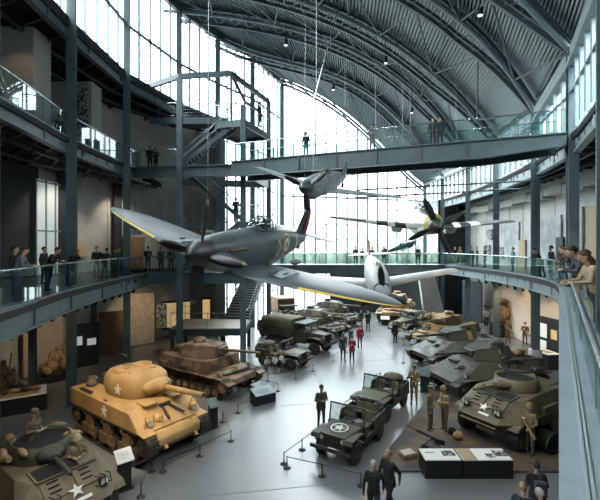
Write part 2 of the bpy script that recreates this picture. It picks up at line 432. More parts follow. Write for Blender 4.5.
for i in range(len(colR) - 1):
    a, b = colR[i], colR[i + 1]; z0, z1 = eaveR[i] - .6, eaveR[i + 1] - .6
    glazing(f'window_{wi}', a, b, L3 + .05, (lambda t, z0=z0, z1=z1: z0 + (z1 - z0) * t), 1.1, (L3 + 1.9,), .08, .2); wi += 1
# dark wall below the far bridge and beside it, and the pale raking fins against it
m = MB(); m.slab([(3.3, 44.0), (15.4, 46.9), (15.4, 47.2), (3.3, 44.3)], 0, 5.0); structure(m.build('wall_far', BLACKW))
m = MB(); m.slab([(15.2, 43.9), (19, 44.4), (19, 44.8), (15.2, 44.2)], 0, L3); m.slab([(14.3, 44.6), (15.3, 43.9), (15.3, 44.2), (14.3, 44.9)], 0, L2); structure(m.build('wall_far_right', BLACKW))
m = MB(); m.hull([(x, y, z) for x, y in ((13.3, 42.6), (13.3, 43.2)) for z in (.0,)] + [(15.5, 42.6, 0), (15.5, 43.2, 0), (12.6, 42.6, 5.0), (14.2, 42.6, 5.0), (12.6, 43.2, 5.0), (14.2, 43.2, 5.0)])
structure(m.build('wall_buttress', CONC))
# bridge wall between left wall end and first full-height glass bay
m = MB(); m.slab([(-7.6, 34.6), (-6.95, 33.6), (-6.75, 33.7), (-7.3, 34.9)], 0, L4); structure(m.build('wall_left_return', CONC))

# ---- the white rooms on the top left gallery
m = MB(); m.slab([(-16.3, 18.3), (-12.2, 18.3), (-12.2, 19.6), (-16.3, 19.6)], L3, L4 - .45); structure(m.build('wall_white_room', PLAST))
m = MB(); m.slab([(-16.2, 23.8), (-12.4, 23.8), (-12.4, 25.0), (-16.0, 25.0)], L3, L4 - .7); structure(m.build('wall_white_room', PLAST))
# ================================================================ RAILINGS, BRIDGES, STAIRS
def balustrade(label, pts, z, side, h=1.1, step=1.5, group=None, rail_r=.035, rail_off=0, glass=True, name='glass_balustrade', mm=STAIN):
    """frameless glass railing along pts; set in by .1 m on the given side"""
    P = offset(pts, side * .1) if side else pts
    P = resample(P, step); t = thing(name, label, 'railing', (P[0].x, P[0].y, z), group=group); o = V(P[0].x, P[0].y, 0)
    for a, b in zip(P[:-1], P[1:]):
        a, b = a - o, b - o; d = (b - a).normalized() * .015
        m = MB(); n = d.normalized().cross(V(0, 0, 1)) * .0
        p, q = a + d, b - d
        if glass: m.bar((p.x, p.y, h / 2), (q.x, q.y, h / 2), .014, h - .04); m.build('glass_panel', GLASSR, t)
        else:
            for k in range(1, 5): m.tube((p.x, p.y, h * k / 5), (q.x, q.y, h * k / 5), .009, n=5)
            m.build('wire', STAIN, t)
    m = MB()
    m.path([V(p.x - o.x, p.y - o.y, h) for p in (offset(P, rail_off) if rail_off else P)], rail_r, 10); m.build('handrail', mm, t)
    m = MB()
    for p in P: m.box((p.x - o.x, p.y - o.y, h / 2), (.035, .035, h), 0)
    m.build('post', STEEL, t) if not glass else [MB().box((p.x - o.x, p.y - o.y, h * .5), (.02, .02, h)).build('clamp_post', STEEL, t) for p in P[::2]]
    return t
balustrade('long glass railing of the middle gallery on the left, visitors leaning on it', edge2L, L2, -1)
balustrade('glass railing of the top gallery on the left, below the white rooms', edge3L, L3, -1)
balustrade('curved glass railing of the right middle gallery, running to the far bridge', edge2R[3:], L2, 1)
near_rail = [edge2R[0], edge2R[1], edge2R[2], edge2R[3]]
balustrade('polished steel handrail with dark glass running close past the viewer on the right', offset(near_rail, .35), L2, 0, 1.1, 1.9, rail_r=.032, rail_off=-.13)
# ledge of the near right gallery: pale metal cover with two grooves
m = MB(); lo = [(p.x, p.y) for p in near_rail]; li = [(p.x, p.y) for p in offset(near_rail, .42)]
m.slab(lo + li[::-1], L2 - .06, L2 + .02)
for d, w in ((.17, .03), (.21, .02)):
    g = offset(near_rail, d)
    for a, b in zip(g[:-1], g[1:]): m.bar((a.x, a.y, L2 + .03), (b.x, b.y, L2 + .03), w, .025, 1)
g = offset(near_rail, .02)
for a, b in zip(g[:-1], g[1:]): m.bar((a.x, a.y, L2 - .45), (b.x, b.y, L2 - .45), .04, .8)
structure(m.build('trim_ledge', [mat('ledge_metal', (.30, .38, .40), .5, .3, (.25, .33, .35), 2.2, bump=.2), STEEL_L]))

def footbridge(label, a, b, z, w, h, taper=None, bg=None, mm=STEEL, hr=1.1, glassy=True, post=1.9):
    """straight bridge: two I girders, deck and two glass railings"""
    a, b = V(*a), V(*b); L = (b - a).length; t = thing('footbridge', label, 'footbridge', (a.x, a.y, z), math.atan2(b.y - a.y, b.x - a.x))
    for s in (-1, 1):
        m = MB(); y = s * w / 2; seg = [(0, h), (L * .8, h), (L, taper or h)]
        for (x0, h0), (x1, h1) in zip(seg[:-1], seg[1:]):
            m.hull([(x, y + e, zz) for x, hh in ((x0, h0), (x1, h1)) for e in (-.03, .03) for zz in (-hh, 0)])
            m.bar((x0, y, -h0), (x1, y, -h1), .26, .05); m.bar((x0, y, 0), (x1, y, 0), .26, .06)
        for i in range(1, int(L / 2.2)): m.box((i * 2.2, y, -h * .45), (.05, .22, h * .85))
        m.build('girder', mm, t)
    m = MB(); m.box((L / 2, 0, -.03), (L, w, .1)); m.build('deck', SOFFIT if bg is None else bg, t)
    m = MB()
    for i in range(int(L / 1.6)): m.box((i * 1.6 + .8, 0, -.2), (.1, w, .22))
    m.build('cross_beam', STEEL_D, t)
    for s in (-1, 1):
        y = s * (w / 2 - .06); n = int(L / post)
        r = MB().tube((0, y, hr), (L, y, hr), .03).build('handrail', STAIN, t)
        for i in range(n):
            x0, x1 = L * i / n, L * (i + 1) / n
            MB().box(((x0 + x1) / 2, y, hr / 2 + .03), (x1 - x0 - .03, .012, hr - .08)).build('glass_panel', GLASSR, t)
            MB().box((x0 + .01, y, hr / 2), (.03, .04, hr)).build('post', STEEL, t)
    return t
footbridge('dark steel footbridge crossing high under the arched roof', (-3.8, 25.2), (12.4, 19.0), L3, 2.0, .85, .55)
footbridge('teal glass-sided footbridge in front of the tall end window, level with the middle galleries', (-3.3, 38.9), (13.9, 38.9), L2, 2.2, .8, .8, DECK)
# two slender tie rods under the high footbridge
for k, (z, y) in enumerate(((10.85, 24.0), (10.5, 24.9))):
    m = MB(); m.tube((3.4, y, z), (13.9, y - .6, z + .5), .05, n=8)
    tag(m.build('tie_rod', STEEL), 'upper of the two slender steel rods below the high footbridge' if k == 0 else 'lower of the two slender steel rods below the high footbridge', 'rod')

# ---- middle-level landing and walkway behind the stair tower
m = MB()
for poly in ([(-10.4, 27.0), (-3.2, 27.0), (-3.2, 28.6), (-5.6, 28.9), (-5.9, 35.8), (-2.9, 37.6), (-2.9, 40), (-4.6, 39.8), (-8.2, 35.2), (-13.4, 30), (-14.8, 27.0)],):
    m.slab(poly, L2 - .25, L2)
structure(m.build('floor_landing', [SOFFIT]))
m = MB(); m.bar((-10.4, 26.95, L2 - .36), (-3.1, 26.95, L2 - .36), .1, .7); m.bar((-10.4, 26.9, L2 - .02), (-3.1, 26.9, L2 - .02), .26, .07); m.bar((-10.4, 26.9, L2 - .7), (-3.1, 26.9, L2 - .7), .26, .07)
m.bar((-3.1, 26.95, L2 - .36), (-3.1, 28.7, L2 - .36), .1, .7)
structure(m.build('beam_landing', STEEL))
balustrade('short glass railing along the middle landing of the stair tower', [V(-10.2, 26.9, 0), V(-3.1, 26.9, 0)], L2, 0)
# top-level landing
m = MB(); m.slab([(-11.0, 26.2), (-3.6, 25.2), (-3.3, 28.2), (-14.5, 28.6), (-14.6, 27.0)], L3 - .22, L3); structure(m.build('floor_upper_landing', [SOFFIT]))
m = MB(); m.bar((-11.0, 26.1, L3 - .35), (-3.4, 25.1, L3 - .35), .12, .66); m.bar((-11.0, 26.0, L3), (-3.4, 25.0, L3), .25, .06); m.bar((-11.0, 26.0, L3 - .68), (-3.4, 25.0, L3 - .68), .25, .06)
m.bar((-3.4, 25.1, L3 - .35), (-2.4, 31, L3 - .35), .12, .66); m.bar((-2.4, 31, L3 - .35), (-8.8, 29.9, L3 - .35), .12, .5)
structure(m.build('beam_upper_landing', STEEL))
balustrade('wire railing along the top landing of the stair tower', [V(-10.6, 26.05, 0), V(-7.7, 25.65, 0)], L3, 0, 1.1, 1.4, glass=False, name='wire_balustrade')
# lookout deck above it
ZD = CZ + 8.15
dk = [(-5.5, 26.4), (-3.6, 25.7), (-2.3, 29.2), (-4.6, 30.4), (-5.9, 28.0)]
m = MB(); m.slab(dk, ZD - .18, ZD); structure(m.build('floor_lookout', [SOFFIT]))
m = MB()
for a, b in zip(dk, dk[1:] + dk[:1]): m.bar((*a, ZD - .2), (*b, ZD - .2), .12, .42)
structure(m.build('beam_lookout', STEEL))
balustrade('glass railing round the small lookout deck on top of the stair tower', [V(*dk[0], 0), V(*dk[1], 0), V(*dk[2], 0)], ZD, 0, 1.1, 1.1)
# back walkway from the lookout to the roof gallery, left of it
m = MB(); m.slab([(-10.0, 28.2), (-5.2, 28.2), (-5.2, 29.8), (-9.4, 29.6)], ZD + .6, ZD + .82); m.bar((-10.6, 28.1, ZD + .65), (-5.0, 28.1, ZD + .65), .12, .45, 1); structure(m.build('floor_walkway', [SOFFIT, STEEL]))
balustrade('wire railing of the narrow walkway behind the lookout deck', [V(-10.0, 28.2, 0), V(-5.2, 28.2, 0)], ZD + .82, 0, 1.1, 1.6, glass=False, name='wire_balustrade')

# ---- stair tower posts and crown beams
TT = CZ + 11.15
tw = [(-7.7, 25.6, TT - .4), (-3.66, 25.75, ZD + .9), (-2.42, 31.0, TT), (-5.9, 30.6, ZD)]
for x, y, z in tw: column(x, y, 0, z, .34, 0, STEEL)
m = MB(); cr = [V(-11.2, 27.3, TT - .55), V(-7.7, 25.6, TT - .3), V(-4.45, 25.85, TT), V(-2.42, 31.0, TT)]
sweep(m, cr, .2, .34); sweep(m, [V(-4.45, 25.85, TT), V(-3.9, 28.5, TT - .9), V(-3.0, 30.8, TT - .9)], .15, .2); m.bar((-4.45, 25.85, TT), (-4.45, 25.95, ZD), .16, .16)
structure(m.build('beam_tower_crown', STEEL))
m = MB()                                # tension rods
for a, b in (((-7.7, 25.7, L3 + .3), (-4.2, 25.9, ZD + 1.2)), ((-7.7, 25.7, TT - .5), (-3.7, 25.7, ZD)), ((-7.6, 25.7, L2 + 4), (-3.7, 25.7, L2 + .3)), ((-3.66, 25.75, L3 + .2), (-2.42, 31, ZD - .4))): m.tube(a, b, .025, n=6)
structure(m.build('beam_tower_bracing', STEEL))

def stair(label, a, b, w, n=None, rail=True, mm=STEEL, risers=False):
    """flight from a (foot) to b (head): stringers, treads, handrails"""
    a, b = V(*a), V(*b); d = b - a; run = math.hypot(d.x, d.y); n = n or round(d.z / .175)
    t = thing('staircase', label, 'staircase', a, math.atan2(d.y, d.x))
    for s in (-1, 1):
        MB().hull([(x, s * w / 2 + e, z) for e in (-.025, .025) for x, z in ((-.1, -.12), (-.1, .18), (run, d.z + .14), (run, d.z - .22))]).build('stringer', mm, t)
        m = MB(); y = s * w / 2
        if rail:
            m.tube((0, y, 1.0), (run, y, d.z + 1.0), .028, n=8)
            for k in range(5): m.tube((run * k / 4, y, d.z * k / 4), (run * k / 4, y, d.z * k / 4 + 1.0), .018, n=6)
            m.tube((0, y, .55), (run, y, d.z + .55), .012, n=6)
            m.build('handrail', STEEL_L, t)
    if risers:
        m = MB()
        for i in range(n): m.box((run * i / n, 0, d.z * (i + .5) / n - .03), (.02, w - .06, d.z / n))
        m.build('riser', STEEL_D, t)
    for i in range(n):
        MB().box((run * (i + .5) / n, 0, d.z * (i + 1) / n - .02), (run / n + .03, w - .06, .045)).build('tread', STEEL_D if i % 1 else mat('tread_metal', (.16, .17, .17), .5), t)
    return t
stair('steel flight climbing from the top landing to the lookout deck', (-7.9, 26.6, L3), (-4.3, 26.9, ZD), 1.1)
stair('steel flight sloping down from the top landing to the half landing behind the propeller', (-3.9, 27.6, 9.15), (-7.9, 27.6, L3), 1.1)
stair('steel flight rising from the middle landing to the half landing', (-8.4, 28.3, L2), (-4.2, 28.3, 9.15), 1.1)
m = MB(); m.box((-3.4, 28.0, 9.08), (1.6, 2.0, .16)); m.bar((-4.2, 27.0, 9.0), (-2.6, 27.0, 9.0), .1, .3); structure(m.build('floor_half_landing', STEEL))
balustrade('wire railing round the half landing behind the propeller', [V(-4.2, 27.0, 0), V(-2.65, 27.0, 0)], 9.16, 0, 1.1, .8, glass=False, name='wire_balustrade')
stair('wide steel staircase from the low platform up to the middle level', (-4.75, 30.2, 2.0), (-3.75, 35.9, L2 - .02), 1.9, risers=True)
# low platform
tp = thing('stage_platform', 'low square platform with pale deck at the foot of the staircase', 'platform', (-6.2, 28.5, 0))
MB().box((0, 0, 1.94), (5.0, 3.5, .1)).build('deck_plate', mat('deck_pale', (.34, .29, .22), .5, c2=(.29, .25, .19), scale=2), tp)
m = MB()
for s in (-1, 1): m.bar((-2.5, s * 1.75, 1.72), (2.5, s * 1.75, 1.72), .1, .42); m.bar((s * 2.5, -1.75, 1.72), (s * 2.5, 1.75, 1.72), .1, .42)
m.build('edge_frame', STEEL_D, tp)
for s in (-1, 1):
    for u in (-1, 1): MB().box((s * 2.35, u * 1.6, .85), (.24, .24, 1.7)).build('leg', STEEL_D, tp)
m = MB(); hp = [(-2.45, 1.7), (-2.45, -1.7), (2.45, -1.7), (2.45, 1.6)]
m.path([(x, y, 3.0) for x, y in hp], .025)
for x, y in hp + [(0, -1.7)]: m.tube((x, y, 1.95), (x, y, 3.0), .02)
m.build('handrail', STEEL_L, tp)
# ================================================================ AIRCRAFT
def foil(x0, chord, y, z, th, n=8):
    """closed aerofoil ring at span y: leading edge x0 (forward), runs back"""
    up, dn = [], []
    for i in range(n + 1):
        t = (i / n) ** 1.7; h = th * chord * 2.9 * (math.sqrt(t + 1e-6) * .34 - .12 * t - .22 * t * t * (1)) if t < 1 else 0
        h = max(h, .004)
        up.append((x0 - chord * t, y, z + h)); dn.append((x0 - chord * t, y, z - h * .55))
    return up + dn[::-1][1:-1] if False else up + dn[::-1]
def airplane(name, label, nose_px, spec):
    pass
def make_aircraft(label, S, origin, fwd, roll, group=None):
    """local frame: x forward, y port, z up; origin at wing root leading edge"""
    t = thing('fighter_aircraft', label, 'airplane', origin, group=group)
    f = V(*fwd).normalized(); y = V(0, 0, 1).cross(f).normalized(); z = f.cross(y)
    Rr = Matrix.Rotation(roll, 3, f); y, z = Rr @ y, Rr @ z
    M = Matrix((f, y, z)).transposed(); t.rotation_euler = M.to_euler()
    k = S.get('k', 1.0); mats = S['mats']                # 0 top, 1 belly, 2 accent light, 3 accent dark, 4 leading edge
    # fuselage: stations x, half width, centre z, half height
    rings = []; st = S['fus']
    for x, hw, cz, hh in st:
        rings.append([V(x * k, hw * k * math.copysign(abs(math.cos(a)) ** .86, math.cos(a)), k * (cz + hh * math.copysign(abs(math.sin(a)) ** .9, math.sin(a)))) for a in [2 * math.pi * i / 24 for i in range(24)]])
    def fmf(kk, i):
        x = (st[kk][0] + st[min(kk + 1, len(st) - 1)][0]) / 2
        for x0, x1, mi in S.get('bands', ()):
            if x0 <= x <= x1: return mi
        if 14 <= i <= 21: return 1
        return S.get('topfm', lambda x, i: 0)(x, i)
    MB().loft(rings, fm=fmf).build('fuselage', mats, t)
    def surface(nm, secs, vertical=False, par=t):
        for s in ((1,) if vertical else (1, -1)):
            m = MB(); rr = []
            for sp, x0, ch, zz, th in secs:
                ring = foil(x0, ch, sp * s, zz, th)
                if vertical: ring = [(a, (c - zz) * .8, sp) for a, b, c in ring]
                rr.append([V(*p) * k for p in ring])
            if len(secs[0]) and not vertical and S.get('stripes'):
                pass
            def fm(kk, i, secs=secs):
                sp = (secs[kk][0] + secs[min(kk + 1, len(secs) - 1)][0]) / 2
                if not vertical and nm == 'wing':
                    for a, b_, mi in S.get('stripes', ()):
                        if a <= sp <= b_: return mi
                    if i in (0, 17) and sp > S.get('le_from', 99): return 4
                if vertical:
                    return S.get('finmat', 0)
                return S.get('wingm', (0, 1))[1 if i >= 9 else 0]
            m.loft(rr, fm=fm); m.build(nm, mats, par)
    w = S['wing']; secs = []
    N = 26
    for i in range(N + 1):
        sp = .25 + (w['half'] - .25) * i / N; e = sp / w['half']
        if w['kind'] == 'ellipse': ch = w['root'] * math.sqrt(max(.012, 1 - e ** 2.35)); x0 = w['x'] - w['root'] * .33 + ch * .33
        else:
            ch = w['root'] + (w['tip'] - w['root']) * e
            if e > .93: ch *= math.sqrt(max(.03, 1 - ((e - .93) / .071) ** 2))
            x0 = w['x'] - w.get('sweep', .25) * sp
        secs.append((sp, x0, ch, w['z'] + math.tan(R(w.get('dih', 5.5))) * sp, S.get('th', .17) - .06 * e))
    surface('wing', secs)
    h = S['tail']; secs = []
    for i in range(9):
        e = i / 8; ch = h['root'] * math.sqrt(max(.03, 1 - e ** 2.6)); secs.append((.05 + h['half'] * e, h['x'] - h['root'] * .4 + ch * .4, ch, h['z'], .08))
    surface('tailplane', secs)
    v = S['fin']; secs = []
    for i in range(9):
        e = i / 8; ch = v['root'] * math.sqrt(max(.05, 1 - e ** 2.4)); secs.append((v['z'] + v['h'] * e, v['x'] - v['root'] * .62 + ch * .62 * (1 - .25 * e) - .1 * e, ch, 0, .07))
    surface('fin', secs, True)
    # rudder band
    if 'rud' in S:
        m = MB(); x, z0, c, hh = S['rud']; m.hull([V(a, b_, c_) * k for a, c_ in ((x, z0), (x - c, z0 + .1), (x - c * .75, z0 + hh * .8), (x - c * .3, z0 + hh), (x + .05, z0 + hh * .95)) for b_ in (-.035, .035)]); m.build('rudder', mats[S['rudmat']], t)
    # spinner and propeller
    sx, sr, sl = S['spin']; sz = S.get('spinz', 0)
    M_ = MB().lathe([(sr * 1.0 * k, 0), (sr * .97 * k, sl * .3 * k), (sr * .8 * k, sl * .6 * k), (sr * .45 * k, sl * .88 * k), (.02, sl * k)], (sx * k, 0, sz * k), 'X', 20)
    # lathe axis X points forward
    M_.build('spinner', S['spinmat'], t)
    for b_i in range(S['blades']):
        a = R(S['blade0']) + 2 * math.pi * b_i / S['blades']; rr = []; L = S['blade'] * k
        q = Matrix.Rotation(a, 3, 'X')
        for j in range(10):
            e = j / 9; ch = (.15 + .26 * math.sin(math.pi * min(1, e * .9 + .12))) * k * (1 if j < 9 else .35); tw = R(48 - 34 * e)
            ring = [V(math.sin(tw) * c * ch + math.cos(tw) * d * .028 * k, math.cos(tw) * c * ch - math.sin(tw) * d * .028 * k, sr * .5 * k + (L - sr * .5 * k) * e) for c, d in ((-.5, 0), (-.2, 1), (.2, 1), (.5, 0), (.2, -1), (-.2, -1))]
            rr.append([q @ p + V((sx + sl * .3) * k, 0, sz * k) for p in ring])
        MB().loft(rr, fm=lambda kk, i: 1 if kk >= 8 else 0).build('propeller_blade', [BLACK, mat('tip_yellow', (.11, .12, .03), .5)], t)
    # canopy: glazed bubble with frames
    cx, cw, cz, cl, chh = S['can']
    rings = []
    for j in range(9):
        e = j / 8; g = math.sin(math.pi * (e * .92 + .04)) ** .6
        rings.append([V((cx + cl * (.5 - e)) * k, cw * g * math.cos(a) * k, (cz + chh * g * math.sin(a)) * k) for a in [math.pi * i / 8 for i in range(9)]])
    c = MB().loft(rings, cap=False).build('canopy', GLASSV, t)
    m = MB()
    for j in (1, 3, 5, 7): m.path([p + V(0, 0, .006) for p in rings[j]], .022 * k, 5)
    m.path([r[0] for r in rings], .022 * k, 5); m.path([r[-1] for r in rings], .022 * k, 5); m.path([r[4] for r in rings[:4]], .015 * k, 5)
    m.build('canopy_frame', mats[0], c)
    MB().box((cx * k - .1, 0, cz * k - .05), (.5 * k, .42 * k, .5 * k)).ell((cx * k - .15, 0, (cz + .22) * k), (.12, .1, .15)).build('cockpit_seat', BLACK, t)
    # exhausts
    if 'exh' in S:
        x0, x1, yy, zz = S['exh']
        for s in (1, -1):
            m = MB()
            for j in range(6):
                x = x0 + (x1 - x0) * j / 5; m.tube(V(x, s * yy, zz) * k, V(x - .14, s * (yy + .10), zz - .01) * k, .05 * k, .04 * k, 7)
            m.build('exhaust', mat('exhaust_rust', (.09, .06, .045), .8), t)
    for e in S.get('extra', ()): e(t, k, mats)
    return t
def disc_on(t, nm, x, y, z, rads, mats_, k, bulge=.0, normal=1):
    """painted roundel: thin concentric plates standing on the fuselage side"""
    m = MB()
    for i, r in enumerate(rads):
        n = 24; off = .006 * (i + 1)
        vs = []
        for rr in (0, r):
            for j in range(n):
                a = 2 * math.pi * j / n; X, Z = x + rr * math.cos(a), z + rr * math.sin(a)
                Y = y(X, Z) + off; vs.append(V(X, normal * Y, Z) * k)
        for q in (.5,):
            pass
        # radial rings so the plate follows the curve
        vs = []; steps = 5
        for q in range(steps + 1):
            rr = r * q / steps
            for j in range(n):
                a = 2 * math.pi * j / n; X, Z = x + rr * math.cos(a), z + rr * math.sin(a); vs.append(V(X, normal * (y(X, Z) + off), Z) * k)
        m.add(vs, [(q * n + j, q * n + (j + 1) % n, (q + 1) * n + (j + 1) % n, (q + 1) * n + j) for q in range(steps) for j in range(n)], i, True)
    return m.build(nm, mats_, t)
Y_ = mat('roundel_yellow', (.55, .40, .08), .6); B_ = mat('roundel_blue', (.02, .03, .07), .6); W_ = mat('roundel_white', (.6, .6, .56), .6); R_ = mat('roundel_red', (.28, .04, .03), .6)
LG = mat('code_letter_grey', (.38, .42, .40), .6)
def stroke_letters(t, nm, strokes, yfun, k, mm, s, w=.09, off=.012):
    m = MB()
    for pts in strokes:
        for a, b in zip(pts[:-1], pts[1:]):
            n = max(2, int(math.hypot(b[0] - a[0], b[1] - a[1]) / .1))
            for i in range(n):
                p = [a[0] + (b[0] - a[0]) * i / n, a[1] + (b[1] - a[1]) * i / n]; q = [a[0] + (b[0] - a[0]) * (i + 1) / n, a[1] + (b[1] - a[1]) * (i + 1) / n]
                m.bar(V(p[0], s * (yfun(*p) + off * .3), p[1]) * k, V(q[0], s * (yfun(*q) + off * .3), q[1]) * k, off * 2, w * k)
    return m.build(nm, mm, t)
def fus_y(st):
    def f(X, Z):
        for (x0, w0, c0, h0), (x1, w1, c1, h1) in zip(st[:-1], st[1:]):
            if x1 <= X <= x0:
                u = (x0 - X) / (x0 - x1 + 1e-9); w, c, h = w0 + (w1 - w0) * u, c0 + (c1 - c0) * u, h0 + (h1 - h0) * u
                s = min(.98, abs((Z - c) / h)); return w * (1 - s ** (2 / .9)) ** .43
        return .3
    return f
camo = mat('raf_grey', (.05, .068, .072), .42, c2=(.026, .040, .038), scale=.55, lo=.47, hi=.51, detail=1.5, spec=.6)
belly = mat('raf_belly', (.12, .155, .17), .42)
yel = mat('edge_yellow', (.62, .42, .06), .5)
sfus = [(x, w * 1.38, c - .08 + .025 * x, h * 1.42) for x, w, c, h in [(2.55, .29, .02, .30), (2.2, .37, .02, .38), (1.6, .42, -.02, .46), (1.0, .45, -.04, .52), (.3, .46, -.04, .56), (-.5, .46, -.03, .60), (-1.3, .45, .0, .62), (-2.2, .41, .05, .56), (-3.2, .33, .11, .46), (-4.2, .24, .17, .35), (-5.1, .15, .22, .25), (-5.8, .07, .26, .16), (-6.15, .02, .3, .08)]]
def spit_extra(t, k, mats):
    yf = fus_y(sfus)
    for s in (1, -1):
        disc_on(t, 'roundel', -2.55, yf, .06, (.46, .40, .30, .13), [Y_, B_, W_, R_], k, normal=s)
        x = -1.62
        stroke_letters(t, 'code_letter', [[(x + .2, -.3), (x + .2, .34), (x - .08, .26), (x - .2, .0), (x - .08, -.24), (x + .2, -.3)]], yf, k, LG, s, .07)
        stroke_letters(t, 'code_letter', [[(-3.35, -.14), (-3.35, .36), (-3.6, .28), (-3.6, .0), (-3.35, -.1)]], yf, k, LG, s, .06)
        stroke_letters(t, 'tail_band', [[(-4.1, -.1), (-4.1, .42)]], yf, k, mat('tail_band_sky', (.42, .48, .44), .6), s, .0) if False else None
        m = MB(); m.box(V(.55, s * 1.95, -.62 + .18) * k, (1.4, .42, .28)); m.build('radiator', mats[1], t)
    MB().loft([[V(x, w * math.cos(a), -.02 + h * math.sin(a)) * k for a in [2 * math.pi * i / 20 for i in range(20)]] for x, w, h in ((-4.0, .378, .54), (-4.35, .335, .48))]).build('tail_band', mat('tail_band_sky', (.40, .46, .43), .6), t)
    MB().hull([V(x, y, z) * k for x, z in ((-5.45, .4), (-5.85, .4), (-5.75, 1.45), (-5.5, 1.3)) for y in (-.075, .075)]).build('fin_flash', [R_], t)
    MB().tube(V(-5.2, 0, 0) * k, V(-5.35, 0, -.28) * k, .03).lathe([(.13, -.05), (.16, 0), (.13, .05)], V(-5.4, 0, -.34) * k, 'Y', 12).build('tail_wheel', RUBBER, t)
    MB().tube(V(-1.35, 0, .62) * k, V(-1.7, 0, 1.45) * k, .018, .008, 6).build('aerial', BLACK, t)
    for s in (1, -1):
        for yy in (1.75, 2.1): MB().tube(V(.75, s * yy, -.42 + yy * .096) * k, V(1.35 if yy < 2 else 1.0, s * yy, -.42 + yy * .096) * k, .035, .03, 8).build('cannon', mats[0], t)
    m = MB()
    for s in (1, -1): m.ell(V(-.3, s * 1.9, .0) * k, (.42, .16, .09))
    m.build('gun_blister', mats[0], t)
SPIT = dict(fus=sfus, mats=[camo, belly, W_, BLACK, yel], finmat=0, wing=dict(half=5.85, root=2.95, kind='ellipse', x=1.6, z=-.72, dih=6.6), le_from=2.9,
    tail=dict(half=1.65, root=1.15, x=-4.75, z=.34), fin=dict(z=.1, h=1.55, root=1.45, x=-4.6), spin=(2.5, .43, .85), spinz=.02, spinmat=mat('spinner_black', (.008, .011, .012), .45), blades=4, blade0=4, blade=1.62,
    can=(-.95, .38, .68, 2.1, .5), exh=(2.0, 1.2, .53, .2), extra=[spit_extra], k=1.0)
spitfire = make_aircraft('dark camouflaged fighter with roundel and yellow wing edges, largest aircraft, hanging nose forward', SPIT, (-1.98, 14.5, 7.46), (-.365, -.928, -.07), R(-16.5))
# grey fighter under the high bridge
gfus = [(2.6, .30, 0, .32), (2.0, .38, 0, .44), (1.0, .42, 0, .52), (0, .43, .02, .56), (-1.0, .42, .05, .56), (-2.2, .36, .09, .46), (-3.4, .26, .12, .34), (-4.5, .15, .15, .22), (-5.4, .04, .18, .1)]
gtop = mat('luft_grey', (.22, .25, .25), .5, c2=(.13, .165, .16), scale=1.6, lo=.42, hi=.55)
gbel = mat('luft_belly', (.13, .165, .175), .5)
def gear(t, k, mats):
    MB().tube(V(-4.9, 0, -.05) * k, V(-5.0, 0, -.4) * k, .03).lathe([(.12, -.05), (.15, 0), (.12, .05)], V(-5.0, 0, -.42) * k, 'Y', 12).build('tail_wheel', RUBBER, t)
    MB().ell(V(1.3, 0, -.55) * k, (.5, .24, .2)).build('oil_cooler', mats[1], t)
gfus = [(x, w * 1.3, c, h * 1.32) for x, w, c, h in gfus]
GREY = dict(th=.27, fus=gfus, mats=[gtop, gbel, W_, BLACK, gtop], wing=dict(half=5.0, root=2.2, tip=1.0, kind='taper', x=1.0, z=-.35, dih=5.5), tail=dict(half=1.5, root=.9, x=-4.3, z=.5),
    fin=dict(z=.1, h=1.25, root=1.15, x=-4.1), spin=(2.55, .42, .8), spinmat=mat('spinner_teal', (.03, .055, .06), .35), blades=3, blade0=75, blade=1.5, can=(-.3, .33, .55, 1.8, .45), exh=(2.1, 1.3, .40, .12), extra=[gear], k=1.0)
make_aircraft('mottled grey fighter hanging just beneath the high footbridge', dict(GREY, k=.72), (.98, 18.06, 10.29), (-.373, -.905, -.204), R(-14.7))
# silver fighter with black and white wing stripes
silver = mat('bare_metal', (.52, .54, .52), .32, .55, c2=(.62, .63, .61), scale=1.)
mfus = [(3.1, .30, .05, .34), (2.5, .38, .04, .44), (1.6, .42, 0, .52), (.6, .43, -.05, .60), (-.4, .43, -.1, .66), (-1.4, .42, -.08, .66), (-2.4, .38, .0, .54), (-3.6, .28, .08, .40), (-4.8, .18, .14, .28), (-5.8, .05, .2, .14)]
def mus_extra(t, k, mats):
    MB().loft([[V(x, w * math.cos(a), -.62 + h * math.sin(a)) * k for a in [2 * math.pi * i / 16 for i in range(16)]] for x, w, h in ((-.1, .2, .16), (-.6, .27, .24), (-1.6, .25, .22), (-2.4, .05, .05))]).build('air_scoop', mats[1], t)
    for s in (1, -1): MB().hull([V(x, s * y, z) * k for x, y, z in ((.75, 1.2, -.35), (.75, 1.9, -.28), (-.7, 1.2, -.35), (-.7, 1.9, -.28), (.5, 1.3, -.72), (.5, 1.8, -.68), (-.4, 1.3, -.6), (-.4, 1.8, -.55))]).build('wheel_fairing', mats[1], t, .04)
olive_top = mat('antiglare_olive', (.10, .11, .07), .5)
mfus = [(x, w * 1.3, c, h * 1.3) for x, w, c, h in mfus]
